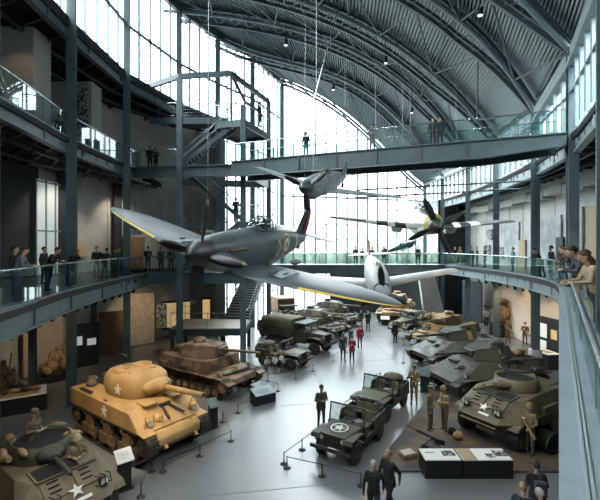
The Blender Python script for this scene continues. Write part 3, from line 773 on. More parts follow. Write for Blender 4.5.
MUS = dict(fus=mfus, mats=[silver, silver, WHITE, BLACK, silver, olive_top, mat('cowl_yellow', (.5, .42, .06), .5), mat('wing_grey_brown', (.17, .16, .14), .5)], bands=((2.95, 3.4, 3), (2.5, 2.95, 6)), topfm=lambda x, i: 5 if 3 <= i <= 8 and x > .3 else 0,
    th=.26, wingm=(7, 7), stripes=((.5, 1.1, 2), (1.1, 1.65, 3), (1.65, 2.2, 2), (2.2, 2.75, 3), (2.75, 3.3, 2)), wing=dict(half=5.6, root=2.5, tip=1.2, kind='taper', x=1.2, z=-.45, dih=5),
    tail=dict(half=2.0, root=1.15, x=-4.2, z=.3), fin=dict(z=.1, h=1.6, root=1.3, x=-4.2), spin=(3.05, .42, .75), spinmat=mat('spinner_dark2', (.03, .035, .03), .4), blades=4, blade0=28, blade=1.65,
    can=(-.6, .36, .62, 2.4, .5), exh=(2.4, 1.5, .40, .16), extra=[mus_extra], k=1.0)
make_aircraft('silver fighter with black and white striped wings hanging on the right', MUS, (7.29, 23.95, 9.03), (-.059, -.987, -.153), R(-1.5))
# pale fighter below
pale = mat('pale_grey_paint', (.36, .38, .37), .45, c2=(.29, .31, .31), scale=1.2)
PALE = dict(GREY, fus=[(x, w * 1.22, c, h * 1.2) for x, w, c, h in gfus], mats=[pale, pale, WHITE, BLACK, mat('ochre_edge', (.42, .32, .18), .5)], le_from=1.2, spinmat=pale, blades=3, blade0=2, k=1.0, rud=(-4.55, .3, .75, 1.2), rudmat=2, finmat=2)
PALE['mats'] = [pale, pale, mat('faded_red', (.30, .10, .08), .6), BLACK, mat('ochre_edge', (.42, .32, .18), .5)]
make_aircraft('pale grey fighter hanging low before the far bridge, nose towards the hall', PALE, (4.64, 24.19, 5.54), (-.081, -.995, -.19), R(3.2))
# small dark green aircraft seen through the far bridge railing
GREEN = dict(GREY, mats=[mat('deep_green', (.04, .09, .085), .4)] * 2 + [W_, BLACK, mat('deep_green', (.04, .09, .085), .4)], k=.42, spinmat=BLACK)
make_aircraft('small dark green aircraft beyond the far bridge, its nose pointing up to the right', GREEN, (11.0, 42.3, 7.5), (.9, -.1, .34), R(25))
# suspension wires
def wires(name_label, pts):
    m = MB()
    for a, b in pts: m.tube(a, b, .005, n=5)
    tag(m.build('suspension_wire', STAIN), name_label, 'wire')
wires('thin wires holding up the dark camouflaged fighter', [((-3.6, 15.6, 8.6), (-3.6, 15.9, 24.2)), ((.6, 14.6, 7.1), (.6, 14.8, 23.5)), ((.2, 19.5, 9.2), (.3, 19.6, 23.6))])
m = MB(); m.tube((.6, 18.2, 10.75), (.56, 18.2, 13.9), .012, n=6); m.tube((.56, 18.2, 13.9), (3.1, 18.2, 23.4), .03, n=6)
tag(m.build('suspension_cable', STAIN), 'pale cable slanting down from the roof above the mottled grey fighter', 'cable')
wires('thin wires holding up the striped silver fighter', [((4.6, 24.2, 9.0), (4.6, 24.5, 22.0)), ((9.4, 23.9, 9.0), (9.4, 24.2, 19.5)), ((7.5, 27, 10.2), (7.5, 27.4, 21.5))])
wires('thin wires holding up the pale fighter low before the far bridge', [((2.9, 25.6, 5.9), (2.9, 25.8, 24.0)), ((6.6, 25.6, 5.8), (6.6, 25.8, 22.4))])
wires('thin wires holding up the small green aircraft', [((11, 42.3, 7.7), (11, 42.4, 18.0))])
# ================================================================ VEHICLES  (local frame: x forward, y left, z up)
def paint(name, a, b, sc=2.2, lo=.42, hi=.6, rough=.62): return mat(name, a, rough, c2=b, scale=sc, lo=lo, hi=hi, detail=5, bump=.1)
SAND = paint('sand_paint', (.46, .30, .125), (.37, .235, .09), 1.2)
OLIVE = paint('olive_paint', (.06, .06, .036), (.036, .038, .025), 1.6)
OLIVE_L = paint('olive_faded', (.125, .112, .066), (.075, .07, .042), 1.6)
BROWNC = paint('brown_camo', (.24, .165, .105), (.12, .08, .05), 1.5, .45, .52)
TANC = paint('tan_camo', (.36, .22, .10), (.12, .085, .05), 1.3, .46, .53)
GREENC = paint('green_camo', (.07, .072, .048), (.24, .21, .15), 1.2, .50, .56)
DGREEN = paint('tank_green', (.036, .042, .03), (.06, .062, .042), 1.5)
TRACKM = mat('track_steel', (.07, .06, .05), .6, .3, (.035, .03, .026), 8)
DIRTY = paint('dirty_running_gear', (.12, .08, .042), (.20, .13, .06), 3)
CANVAS = mat('canvas_cloth', (.15, .13, .085), .9, c2=(.10, .09, .06), scale=5, bump=.3)
KIT = mat('kit_cloth', (.34, .25, .14), .9, c2=(.24, .17, .09), scale=7, bump=.4)
LAMP = mat('lamp_lens', (.6, .6, .55), .2)
DARK = mat('black_and_shade', (.01, .01, .01), .9)  # near-black, for black gear and for shade painted into openings and slots
STARW = mat('star_white', (.72, .70, .62), .7)
def star(t, nm, c, r, ax, ay, mm=STARW, ring=False, lift=.012):
    """five-pointed painted star on the plane spanned by ax (right) and ay (up)"""
    c, ax, ay = V(*c), V(*ax).normalized(), V(*ay).normalized(); n = ax.cross(ay).normalized() * lift; pts = []
    for i in range(10):
        a = math.pi / 2 + i * math.pi / 5; q = r if i % 2 == 0 else r * .40; pts.append(c + ax * math.cos(a) * q + ay * math.sin(a) * q)
    m = MB(); m.add([c + n] + [p + n for p in pts] + [p - n * .5 for p in pts], [(0, 1 + i, 1 + (i + 1) % 10) for i in range(10)] + [(1 + i, 11 + i, 11 + (i + 1) % 10, 1 + (i + 1) % 10) for i in range(10)])
    if ring:
        k = 28; vs = [c + n + (ax * math.cos(2 * math.pi * i / k) + ay * math.sin(2 * math.pi * i / k)) * rr for rr in (r * 1.08, r * 1.3) for i in range(k)]
        m.add(vs, [(i, (i + 1) % k, k + (i + 1) % k, k + i) for i in range(k)])
    return m.build(nm, mm, t)
def track_loop(t, y, w, pts, th=.05, link=.15, nm='track', pad=.03):
    """caterpillar belt around the outline pts (x,z)"""
    P = resample([V(x, 0, z) for x, z in pts] + [V(pts[0][0], 0, pts[0][1])], link * .5); m = MB(); n = len(P) - 1
    c = sum((p for p in P[:-1]), V(0, 0, 0)) / n
    for i in range(n):
        a, b = P[i], P[i + 1]; d = (b - a).normalized(); o = V(d.z, 0, -d.x)
        if o.dot((a + b) / 2 - c) < 0: o = -o
        h = th + (pad if i % 2 else 0)
        m.hull([(q.x + o.x * e, y + s * w / 2, q.z + o.z * e) for q in (a, b) for e in (0, h) for s in (-1, 1)])
    m.build(nm, TRACKM, t)
def round_path(x0, x1, z0, rf, zf, rr, zr, n=8, bf=0, br=0):
    """track outline: ground run x0..x1 at z0, front wheel radius rf centre (x1+bf, zf), rear (x0-br, zr)"""
    pts = [(x0, z0), (x1, z0)]
    for i in range(n + 1): a = -math.pi / 2 + .5 + (math.pi - .5) * i / n; pts.append((x1 + bf + rf * math.cos(a), zf + rf * math.sin(a)))
    for i in range(n + 1): a = math.pi / 2 + (math.pi - .5) * i / n; pts.append((x0 - br + rr * math.cos(a), zr + rr * math.sin(a)))
    return pts
def roadwheel(t, x, y, z, r, w, mm, nm='road_wheel', holes=0):
    m = MB(); m.lathe([(r * .96, -w / 2), (r, -w / 2 + .02), (r, w / 2 - .02), (r * .96, w / 2)], (x, y, z), 'Y', 18, 0)
    m.lathe([(r * .78, -w / 2 - .012), (r * .74, w * .5 + .012)], (x, y, z), 'Y', 18, 1); m.lathe([(r * .28, -w / 2 - .06), (r * .24, w / 2 + .06)], (x, y, z), 'Y', 10, 1)
    for k in range(holes):
        a = 2 * math.pi * k / holes
        for s in (-1, 1): m.lathe([(r * .13, 0), (r * .13, .01)], (x + r * .5 * math.cos(a), y + s * (w / 2 + .012) - .005, z + r * .5 * math.sin(a)), 'Y', 8, 2)
    return m.build(nm, [RUBBER, mm, DARK], t)
def gun(t, p0, p1, r0, r1, mm, muzzle=None, nm='gun_barrel'):
    m = MB(); m.tube(p0, p1, r0, r1, 14); p0, p1 = V(*p0), V(*p1); d = (p1 - p0).normalized()
    if muzzle == 'brake': m.tube(p1 - d * .34, p1 - d * .2, r1 * 1.7, n=12); m.tube(p1 - d * .14, p1, r1 * 1.7, n=12)
    elif muzzle == 'ring': m.tube(p1 - d * .12, p1, r1 * 1.25, n=12)
    m.tube(p1 - d * .01, p1 + d * .004, r1 * .7, n=10, m=1); return m.build(nm, [mm, DARK], t)
def mg(t, p, yaw=0, L=1.1):
    p = V(*p); d = V(math.cos(yaw), math.sin(yaw), .12); o = MB(); o.bar(p - d * .3, p + d * .25, .1, .14); o.tube(p + d * .25, p + d * L, .03, .02, 8); o.tube(p - V(0, 0, .3), p, .025, n=6); o.box(p + V(0, .12, -.02), (.18, .14, .16))
    o.bar(p - d * .3, p - d * .45, .04, .05); return o.build('machine_gun', BLACK, t)
def kitbag(t, c, r, rz=0, mm=None, nm='stowed_pack'):
    return MB().ell(c, r, 0, 12, 7, Matrix.Rotation(rz, 3, 'Z')).build(nm, mm or KIT, t)
def tools(t, z, x0, y, mm=None):
    m = MB(); m.tube((x0, y, z), (x0 + .9, y, z), .02, n=6); m.hull([(x0 + .9 + a, y + b, z + c) for a in (0, .26) for b in (-.11, .11) for c in (0, .03)]); m.tube((x0 + .1, y + .2, z), (x0 + 1.0, y + .2, z), .018, n=6); m.box((x0 + 1.0, y + .2, z), (.06, .2, .08)); m.build('pioneer_tools', TRACKM, t)

def medium_tank(label, loc, rz, mm=SAND):
    t = thing('battle_tank', label, 'tank', (*loc, 0), rz)
    # lower hull, rounded nose
    MB().prism([(-2.75, .75), (-2.5, .45), (2.0, .42), (2.45, .52), (2.72, .78), (2.72, 1.02), (2.55, 1.2), (-2.75, 1.2)], -.86, .86).build('lower_hull', mm, t, .05)
    # upper hull with sponsons and steep glacis
    pts = [(x, s * 1.3, z) for s in (-1, 1) for x, z in ((-2.85, 1.1), (-2.9, 1.72), (1.55, 1.72), (2.35, 1.1))] + [(2.72, s * .86, .98) for s in (-1, 1)] + [(1.5, s * 1.0, 1.86) for s in (-1, 1)] + [(-1.6, s * 1.0, 1.90) for s in (-1, 1)]
    MB().hull(pts).build('upper_hull', mm, t, .04)
    for s in (-1, 1):
        m = MB(); m.hull([(x, s * y, z) for x, z in ((2.1, 1.20), (2.55, 1.14), (2.1, 1.24), (2.55, 1.18)) for y in (.87, 1.33)]); m.build('front_mudguard', mm, t)
        track_loop(t, s * 1.1, .42, round_path(-1.75, 1.75, .06, .34, .78, .30, .72, bf=.62, br=.6), .045)
        for k in range(3):              # bogies
            x = -1.35 + 1.35 * k; b = MB()
            b.hull([(x + a, s * y, z) for a, z in ((-.2, .98), (.2, .98), (-.26, .6), (.26, .6)) for y in (1.02, 1.28)]); b.box((x, s * 1.28, .55), (.9, .07, .13)); b.hull([(x + a, s * y, z) for a, z in ((-.42, .3), (-.3, .3), (-.1, .62), (.1, .62), (.3, .3), (.42, .3)) for y in (1.25, 1.33)])
            b.tube((x - .28, s * 1.0, 1.02), (x - .28, s * 1.3, 1.02), .09, n=10); b.build('bogie', DIRTY, t)
            for a in (-.38, .38): roadwheel(t, x + a, s * 1.1, .33, .26, .3, DIRTY)
        roadwheel(t, 2.35, s * 1.1, .78, .32, .34, TRACKM, 'drive_sprocket', 6); roadwheel(t, -2.35, s * 1.1, .72, .28, .28, DIRTY, 'idler_wheel')
        m = MB().tube((2.1, s * .9, 1.42), (2.3, s * .9, 1.45), .1, .12, 12, 0); m.tube((2.3, s * .9, 1.45), (2.31, s * .9, 1.45), .1, n=12, m=1)
        for a in (-.16, .16): m.bar((2.2, s * .9 + a, 1.2), (2.2, s * .9 + a, 1.66), .02, .03)
        m.bar((2.2, s * .9 - .16, 1.66), (2.2, s * .9 + .16, 1.66), .03, .02); m.build('headlight', [mm, LAMP], t)
        MB().hull([(1.5 + a, s * .55 + b, z) for a in (-.3, .3) for b in (-.26, .26) for z in (1.84, 1.92)]).build('driver_hatch', mm, t, .02)
        star(t, 'star_marking', (-.1 if s < 0 else 0, s * 1.305, 1.42), .24, (-s * -1 * -1, 0, 0) if False else ((1, 0, 0) if s < 0 else (-1, 0, 0)), (0, 0, 1))
    # final-drive cover seams, tow hooks, hull machine gun and travel lock on the glacis
    m = MB()
    for a in (-.62, .62): m.hull([(2.62 + x, a + y, z) for x, z in ((.05, .6), (.2, .68), (.05, .82)) for y in (-.05, .05)])
    m.bar((2.38, -.86, 1.22), (2.38, .86, 1.22), .07, .07)
    for k in range(12): m.box((2.42, -.8 + k * .145, 1.25), (.05, .05, .05))
    m.build('tow_hook', mm, t)
    MB().ell((2.05, -.5, 1.42), (.18, .19, .19)).tube((2.15, -.5, 1.42), (2.5, -.5, 1.47), .035, .025, 8).build('hull_machine_gun', mm, t)
    m = MB(); m.bar((1.75, .12, 1.7), (2.35, .42, 1.45), .07, .07); m.bar((1.75, -.12, 1.7), (2.35, -.22, 1.42), .07, .07); m.box((1.74, 0, 1.72), (.14, .42, .1)); m.build('gun_travel_lock', TRACKM, t)
    m = MB(); m.tube((2.15, .72, 1.35), (2.4, .82, 2.1), .012, n=5); m.box((2.5, .55, 1.05), (.1, .1, .3)); m.build('tow_cable_end', TRACKM, t)
    # engine deck
    m = MB()
    for k in range(9): m.box((-1.6 - k * .11, 0, 1.91), (.05, 1.2, .03))
    m.build('engine_grille', TRACKM, t); tools(t, 1.76, -1.2, -1.12); tools(t, 1.76, -2.4, 1.05)
    for k, (x, y) in enumerate(((-2.4, -.6), (-2.45, .1), (-2.2, .6), (-1.9, -.9))): kitbag(t, (x, y, 1.98), (.3, .2, .13), k, CANVAS)
    m = MB(); [m.box((-2.1 + i * .16, -1.1, 1.8), (.12, .3, .06)) for i in range(6)]; m.build('spare_track_links', TRACKM, t)
    # cast turret
    T = thing_part(t, 'turret', (.05, 0, 1.86), R(8)); rings = []
    for z, xf, xb, y in ((0, .98, 1.05, .96), (.12, 1.06, 1.3, 1.0), (.36, 1.05, 1.45, 1.0), (.62, .98, 1.4, .95), (.78, .78, 1.28, .82), (.86, .4, 1.05, .55)):
        rings.append([V((xf if math.cos(a) > 0 else xb) * math.copysign(abs(math.cos(a)) ** .8, math.cos(a)), y * math.copysign(abs(math.sin(a)) ** .8, math.sin(a)), z) for a in [2 * math.pi * i / 28 for i in range(28)]])
    MB().loft(rings).build('turret_shell', mm, T)
    MB().loft([[V(x, w * math.cos(a), .36 + h * math.sin(a)) for a in [2 * math.pi * i / 20 for i in range(20)]] for x, w, h in ((.8, .62, .27), (1.12, .60, .27), (1.2, .52, .23), (1.26, .3, .19), (1.5, .17, .16))]).build('mantlet', mm, T)
    gun(T, (1.35, 0, .36), (3.35, 0, .40), .12, .085, mm, 'ring')
    for x, y in ((-.35, -.42), (-.3, .42)):
        m = MB().lathe([(.36, 0), (.36, .1), (.30, .13), (0.02, .14)], (x, y, .80), 'Z', 20); m.box((x + .2, y, .96), (.16, .2, .07)); m.build('turret_hatch', mm, T)
    m = MB(); m.box((.35, .35, .84), (.16, .22, .1)); m.box((.2, -.55, .82), (.1, .1, .12)); m.build('periscope', mm, T)
    mg(T, (-.75, -.1, 1.22), R(165)); m = MB().tube((-1.0, .5, .6), (-1.0, .5, 1.6), .01, n=5); m.build('antenna', BLACK, T)
    star(T, 'star_marking', (.1, -1.02, .34), .22, (1, 0, 0), (0, .08, 1)); star(T, 'star_marking', (.1, 1.02, .34), .22, (-1, 0, 0), (0, -.08, 1))
    return t
def thing_part(t, nm, loc, rz=0):
    """a turning part: a ring mesh that carries its own pieces"""
    o = MB().lathe([(.82, -.05), (.82, .03)], (0, 0, 0), 'Z', 24).build(nm, TRACKM, t); o.location = loc; o.rotation_euler = (0, 0, rz); return o
def panzer(label, loc, rz, mm=BROWNC, gunL=2.3, turret=0, scale=1., boxy=True, num=None, steps=True, light=False, nm='battle_tank', cat='tank', brake=None, top=None, nwheels=8, wr=.24):
    """hull with fenders, angular superstructure and faceted turret"""
    t = thing(nm, label, cat, (*loc, 0), rz); t.scale = (scale,) * 3; top = top or mm
    MB().prism([(-2.7, .8), (-2.4, .42), (2.1, .42), (2.65, .7), (2.55, .95), (1.75, 1.12), (-2.8, 1.15)], -.92, .92).build('lower_hull', mm, t, .02)
    if boxy: MB().hull([(x, s * y, z) for s in (-1, 1) for x, y, z in ((-2.7, 1.1, 1.05), (-2.6, .95, 1.6), (1.2, 1.28, 1.05), (1.15, 1.22, 1.68), (-1.6, 1.25, 1.66), (-1.7, 1.3, 1.05))]).build('superstructure', mm, t, .02)
    else: MB().hull([(x, s * y, z) for s in (-1, 1) for x, y, z in ((-2.9, 1.2, 1.0), (-2.75, .9, 1.6), (2.75, .95, .95), (1.1, .92, 1.68), (2.5, 1.25, .95), (-1.6, 1.4, 1.0))]).build('superstructure', top, t, .02)
    for s in (-1, 1):
        MB().hull([(x, s * y, z) for y in (.9, 1.42) for x, z in ((-2.85, 1.03), (-2.85, 1.07), (2.3, 1.03), (2.3, 1.07))]).hull([(x, s * y, z) for y in (.9, 1.42) for x, z in ((2.3, 1.03), (2.3, 1.07), (2.85, .82), (2.85, .86))]).build('fender', top if light else mm, t)
        track_loop(t, s * 1.17, .40, round_path(-1.8, 1.8, .05, .33, .68, .3, .62, bf=.55, br=.62), .04)
        nw = nwheels
        for k in range(nw): roadwheel(t, -1.85 + 3.7 * k / (nw - 1), s * 1.17, .06 + wr, wr, .26, mm)
        roadwheel(t, 2.35, s * 1.17, .68, .31, .3, mm, 'drive_sprocket', 6); roadwheel(t, -2.42, s * 1.17, .62, .28, .28, mm, 'idler_wheel')
        if nw > 6:
            for k in range(4): roadwheel(t, -1.5 + k, s * 1.15, .93, .1, .2, mm, 'return_roller')
        m = MB().tube((1.9, s * 1.1, 1.2), (2.08, s * 1.1, 1.2), .1, .1, 12); m.tube((2.08, s * 1.1, 1.2), (2.09, s * 1.1, 1.2), .085, n=12, m=1); m.tube((1.98, s * 1.1, 1.05), (1.98, s * 1.1, 1.15), .03, n=6); m.build('headlight', [mm, LAMP], t)
        tools(t, 1.12, -1.2, s * 1.3); MB().box((-1.9, s * 1.32, 1.2), (.7, .18, .22)).build('fender_box', top, t)
    if boxy:
        m = MB(); m.bar((1.19, -.62, 1.4), (1.27, -.62, 1.4), .34, .16); m.ell((1.22, .62, 1.38), (.14, .16, .16)); m.tube((1.3, .62, 1.38), (1.6, .62, 1.4), .03, n=8); m.build('visor_and_ball_gun', top, t)
        m = MB(); [m.box((1.95 + .02 * i, -.75 + i * .17, 1.1), (.3, .14, .07)) for i in range(10)]; m.build('spare_track_links', TRACKM, t)
        for s in (-1, 1): MB().hull([(1.9 + a, s * .5 + b, 1.1 + c - a * .12) for a in (-.2, .2) for b in (-.28, .28) for c in (0, .05)]).build('brake_hatch', mm, t)
    else:
        m = MB().box((1.5, -.4, 1.52), (.4, .5, .1)); m.build('driver_hatch', mm, t); MB().ell((1.75, .42, 1.4), (.18, .18, .16)).tube((1.85, .42, 1.4), (2.15, .42, 1.4), .03, n=8).build('hull_machine_gun', mm, t)
    m = MB(); [m.box((-1.75 - k * .13, 0, 1.68 if boxy else 1.62), (.06, 1.3, .04)) for k in range(6)]; m.build('engine_grille', TRACKM, t)
    T = thing_part(t, 'turret', (.0, 0, 1.68), turret)
    sh = [(x, s * y, z) for s in (-1, 1) for x, y, z in (((.95, .72, .0), (.85, .52, .58), (-1.05, .9, .0), (-1.0, .68, .60), (0, 1.02, 0), (-.1, .78, .62)) if boxy else ((1.15, .55, .0), (.8, .42, .55), (-1.3, .55, .05), (-1.15, .4, .6), (-.1, 1.05, 0), (-.1, .7, .62)))]
    MB().hull(sh).build('turret_shell', mm, T, .03)
    if boxy: MB().hull([(x, s * y, z) for s in (-1, 1) for x, y, z in ((-1.02, .75, .1), (-1.5, .6, .1), (-1.02, .7, .5), (-1.45, .55, .48))]).build('stowage_bin', top, T, .02)
    MB().lathe([(.34, .0), (.34, .2), (.3, .26), (.02, .28)], (-.5, 0 if boxy else .3, .58), 'Z', 18).build('cupola', mm, T)
    MB().hull([(x, s * y, z) for s in (-1, 1) for x, y, z in ((.85, .4, .08), (1.12, .34, .14), (.85, .4, .5), (1.1, .34, .46))]).build('mantlet', mm, T, .03)
    gun(T, (1.05, 0, .32), (1.05 + gunL, 0, .36), .085, .06, mm, brake)
    m = MB(); [m.tube((-.1 + .2 * k, .62 - .02 * k, .60), (-.1 + .2 * k, .62, .66), .09, n=12) for k in range(2)]; m.build('vent_cover', mm, T)
    if num: stroke_letters(T, 'painted_number', num, lambda a, b: 1.09 + .40 * a - (.48 - .2 * a * 0) * b / .8, 1, STARW, 1, .05, .02)
    return t
def armoured_car(label, loc, rz, mm=OLIVE_L, mm2=OLIVE, scale=1., ring=True):
    t = thing('armoured_car', label, 'armoured car', (*loc, 0), rz); t.scale = (scale,) * 3
    hullp = [(2.35, s * .72, .98) for s in (-1, 1)] + [(2.05, s * .72, .62) for s in (-1, 1)] + [(1.35, s * .78, 1.62) for s in (-1, 1)] + [(1.65, s * 1.27, 1.02) for s in (-1, 1)] + [(.9, s * 1.0, 1.66) for s in (-1, 1)] + \
        [(-2.35, s * 1.2, 1.02) for s in (-1, 1)] + [(-2.4, s * .85, 1.5) for s in (-1, 1)] + [(-2.2, s * .8, .7) for s in (-1, 1)] + [(-1.0, s * .95, 1.66) for s in (-1, 1)]
    MB().hull(hullp).build('hull', mm, t, .02)
    # raised crew hood with two open hatches on the sloping front
    fx = lambda x: 1.62 - (x - 1.35) * .64
    for s in (-1, 1):
        m = MB(); y = s * .38
        for a, b_ in ((.9, 1.42),): m.hull([(x, y + q, z) for q in (-.3, .3) for x, z in ((a, 1.67), (b_, 1.585), (a, 1.70), (b_, 1.615))])
        m.build('hatch_shade_plate', DARK, t)  # black plate stands in for the shade inside the hatch
        m = MB(); [m.bar((x0, y - .33, z0), (x0, y + .33, z0), .05, .05) for x0, z0 in ((.88, 1.70), (1.45, 1.62))]; [m.bar((.88, y + q, 1.70), (1.45, y + q, 1.62), .05, .05) for q in (-.33, .33)]; m.build('hatch_frame', mm, t)
        m = MB(); m.hull([(1.5 + dx, y + dy, fx(1.5 + dx) + .03 + dz) for dx in (0, .42) for dy in (-.3, .3) for dz in (-.01, .03)]); m.build('hatch_flap', mm, t)
        for k in range(3):
            m = MB(); m.bar((1.55 + .12 * k, y - .16, fx(1.55 + .12 * k) + .075), (1.55 + .12 * k, y + .1, fx(1.55 + .12 * k) + .075), .03, .03); m.build('vision_slot', DARK, t)
        # lamp with guard
        m = MB(); c = V(2.02, s * .62, 1.28); m.tube(c, c + V(.12, 0, .02), .11, .12, 12); m.tube(c + V(.12, 0, .02), c + V(.13, 0, .02), .1, n=12, m=1)
        for q in (-.15, 0, .15): m.path([c + V(-.08, q, -.1), c + V(.2, q, 0), c + V(.12, q, .2), c + V(-.12, q, .14)], .014, 5)
        m.build('headlight', [BLACK, LAMP], t)
        # skirts and fenders
        MB().hull([(x, s * y, z) for y in (1.22, 1.27) for x, z in ((-2.4, 1.06), (-2.3, .72), (.45, .72), (.7, 1.06))]).build('skirt_plate', mm, t)
        MB().hull([(x, s * y, z) for y in (.72, 1.29) for x, z in ((1.9, .98), (2.02, .84), (1.62, 1.04), (.75, 1.04), (.72, .98))]).build('fender', mm, t)
        for x in (1.4, -.75, -1.85):
            roadwheel(t, x, s * 1.03, .47, .47, .3, mm2, 'wheel')
        MB().box((-.3, s * 1.12, 1.16), (1.0, .24, .26)).build('stowage_box', mm2, t, .02)
    star(t, 'star_marking', (1.93, .0, fx(1.93) + .02), .2, (0, 1, 0), (-.85, 0, .54), lift=.05)
    MB().hull([(2.14 + dx, .1 + dy, fx(2.14 + dx) + .012 + dz) for dx in (-.035, .035) for dy in (-.2, .2) for dz in (0, .008)]).build('number_plate', STARW, t)
    MB().hull([(x, y, z) for y in (-.7, .7) for x, z in ((2.1, .72), (2.3, .86), (2.4, .84), (2.2, .68))]).build('bow_plate', mm2, t)
    m = MB(); [m.box((-1.4 - .14 * k, 0, 1.62), (.07, 1.2, .05)) for k in range(6)]; m.build('engine_grille', mm2, t)
    T = thing_part(t, 'turret', (-.15, 0, 1.66), R(-6)); n = 20; o = [[V(r * (1.0 if math.cos(a) > 0 else 1.05) * math.cos(a), r * .92 * math.sin(a), z) for a in [2 * math.pi * i / n for i in range(n)]] for r, z in ((.86, 0), (.80, .42), (.74, .42), (.74, .2))]
    MB().loft(o).build('turret_shell', mm2, T); MB().lathe([(.72, .24), (.72, .30)], (0, 0, 0), 'Z', 20).build('turret_shade_disc', DARK, T)  # flat black disc stands in for the shade inside the open turret
    MB().loft([[V(x, w * math.cos(a), .22 + h * math.sin(a)) for a in [2 * math.pi * i / 18 for i in range(18)]] for x, w, h in ((.68, .34, .2), (.95, .32, .2), (1.02, .2, .14), (1.2, .11, .1))]).build('mantlet', mm2, T)
    gun(T, (1.1, 0, .22), (2.35, 0, .24), .055, .045, mm2)
    if ring:
        m = MB(); k = 26
        for rr, z in ((.62, .72),):
            m.path([V(rr * math.cos(2 * math.pi * i / k) - .05, rr * math.sin(2 * math.pi * i / k), z) for i in range(k + 1)], .035, 6)
        for a in (0, 2.1, 4.2): m.bar((.72 * math.cos(a), .68 * math.sin(a), .38), (.62 * math.cos(a) - .05, .62 * math.sin(a), .72), .05, .05)
        m.build('gun_ring', BLACK, T); mg(T, (-.55, -.3, .85), R(150), .9)
    return t
def tyre(t, x, y, z, r, w, mm, nm='wheel', tread=True, ax='Y'):
    m = MB(); m.lathe([(r * .62, -w * .42), (r * .9, -w / 2), (r, -w * .34), (r, w * .34), (r * .9, w / 2), (r * .62, w * .42)], (x, y, z), ax, 22, 0)
    if tread and ax == 'Y':
        for k in range(20):
            a = 2 * math.pi * k / 20
            for s in (-1, 1): m.box((x + r * math.cos(a), y + s * w * .22, z + r * math.sin(a)), (.03, w * .36, .045), 0, rot=Matrix.Rotation(-a, 3, 'Y'))
    o = m.build(nm, RUBBER, t)
    h = MB(); h.lathe([(r * .63, -w * .30), (r * .60, w * .30)], (x, y, z), ax, 18); h.lathe([(r * .22, -w * .5), (r * .18, w * .5)], (x, y, z), ax, 10)
    h.build('hub', mm, o); return o
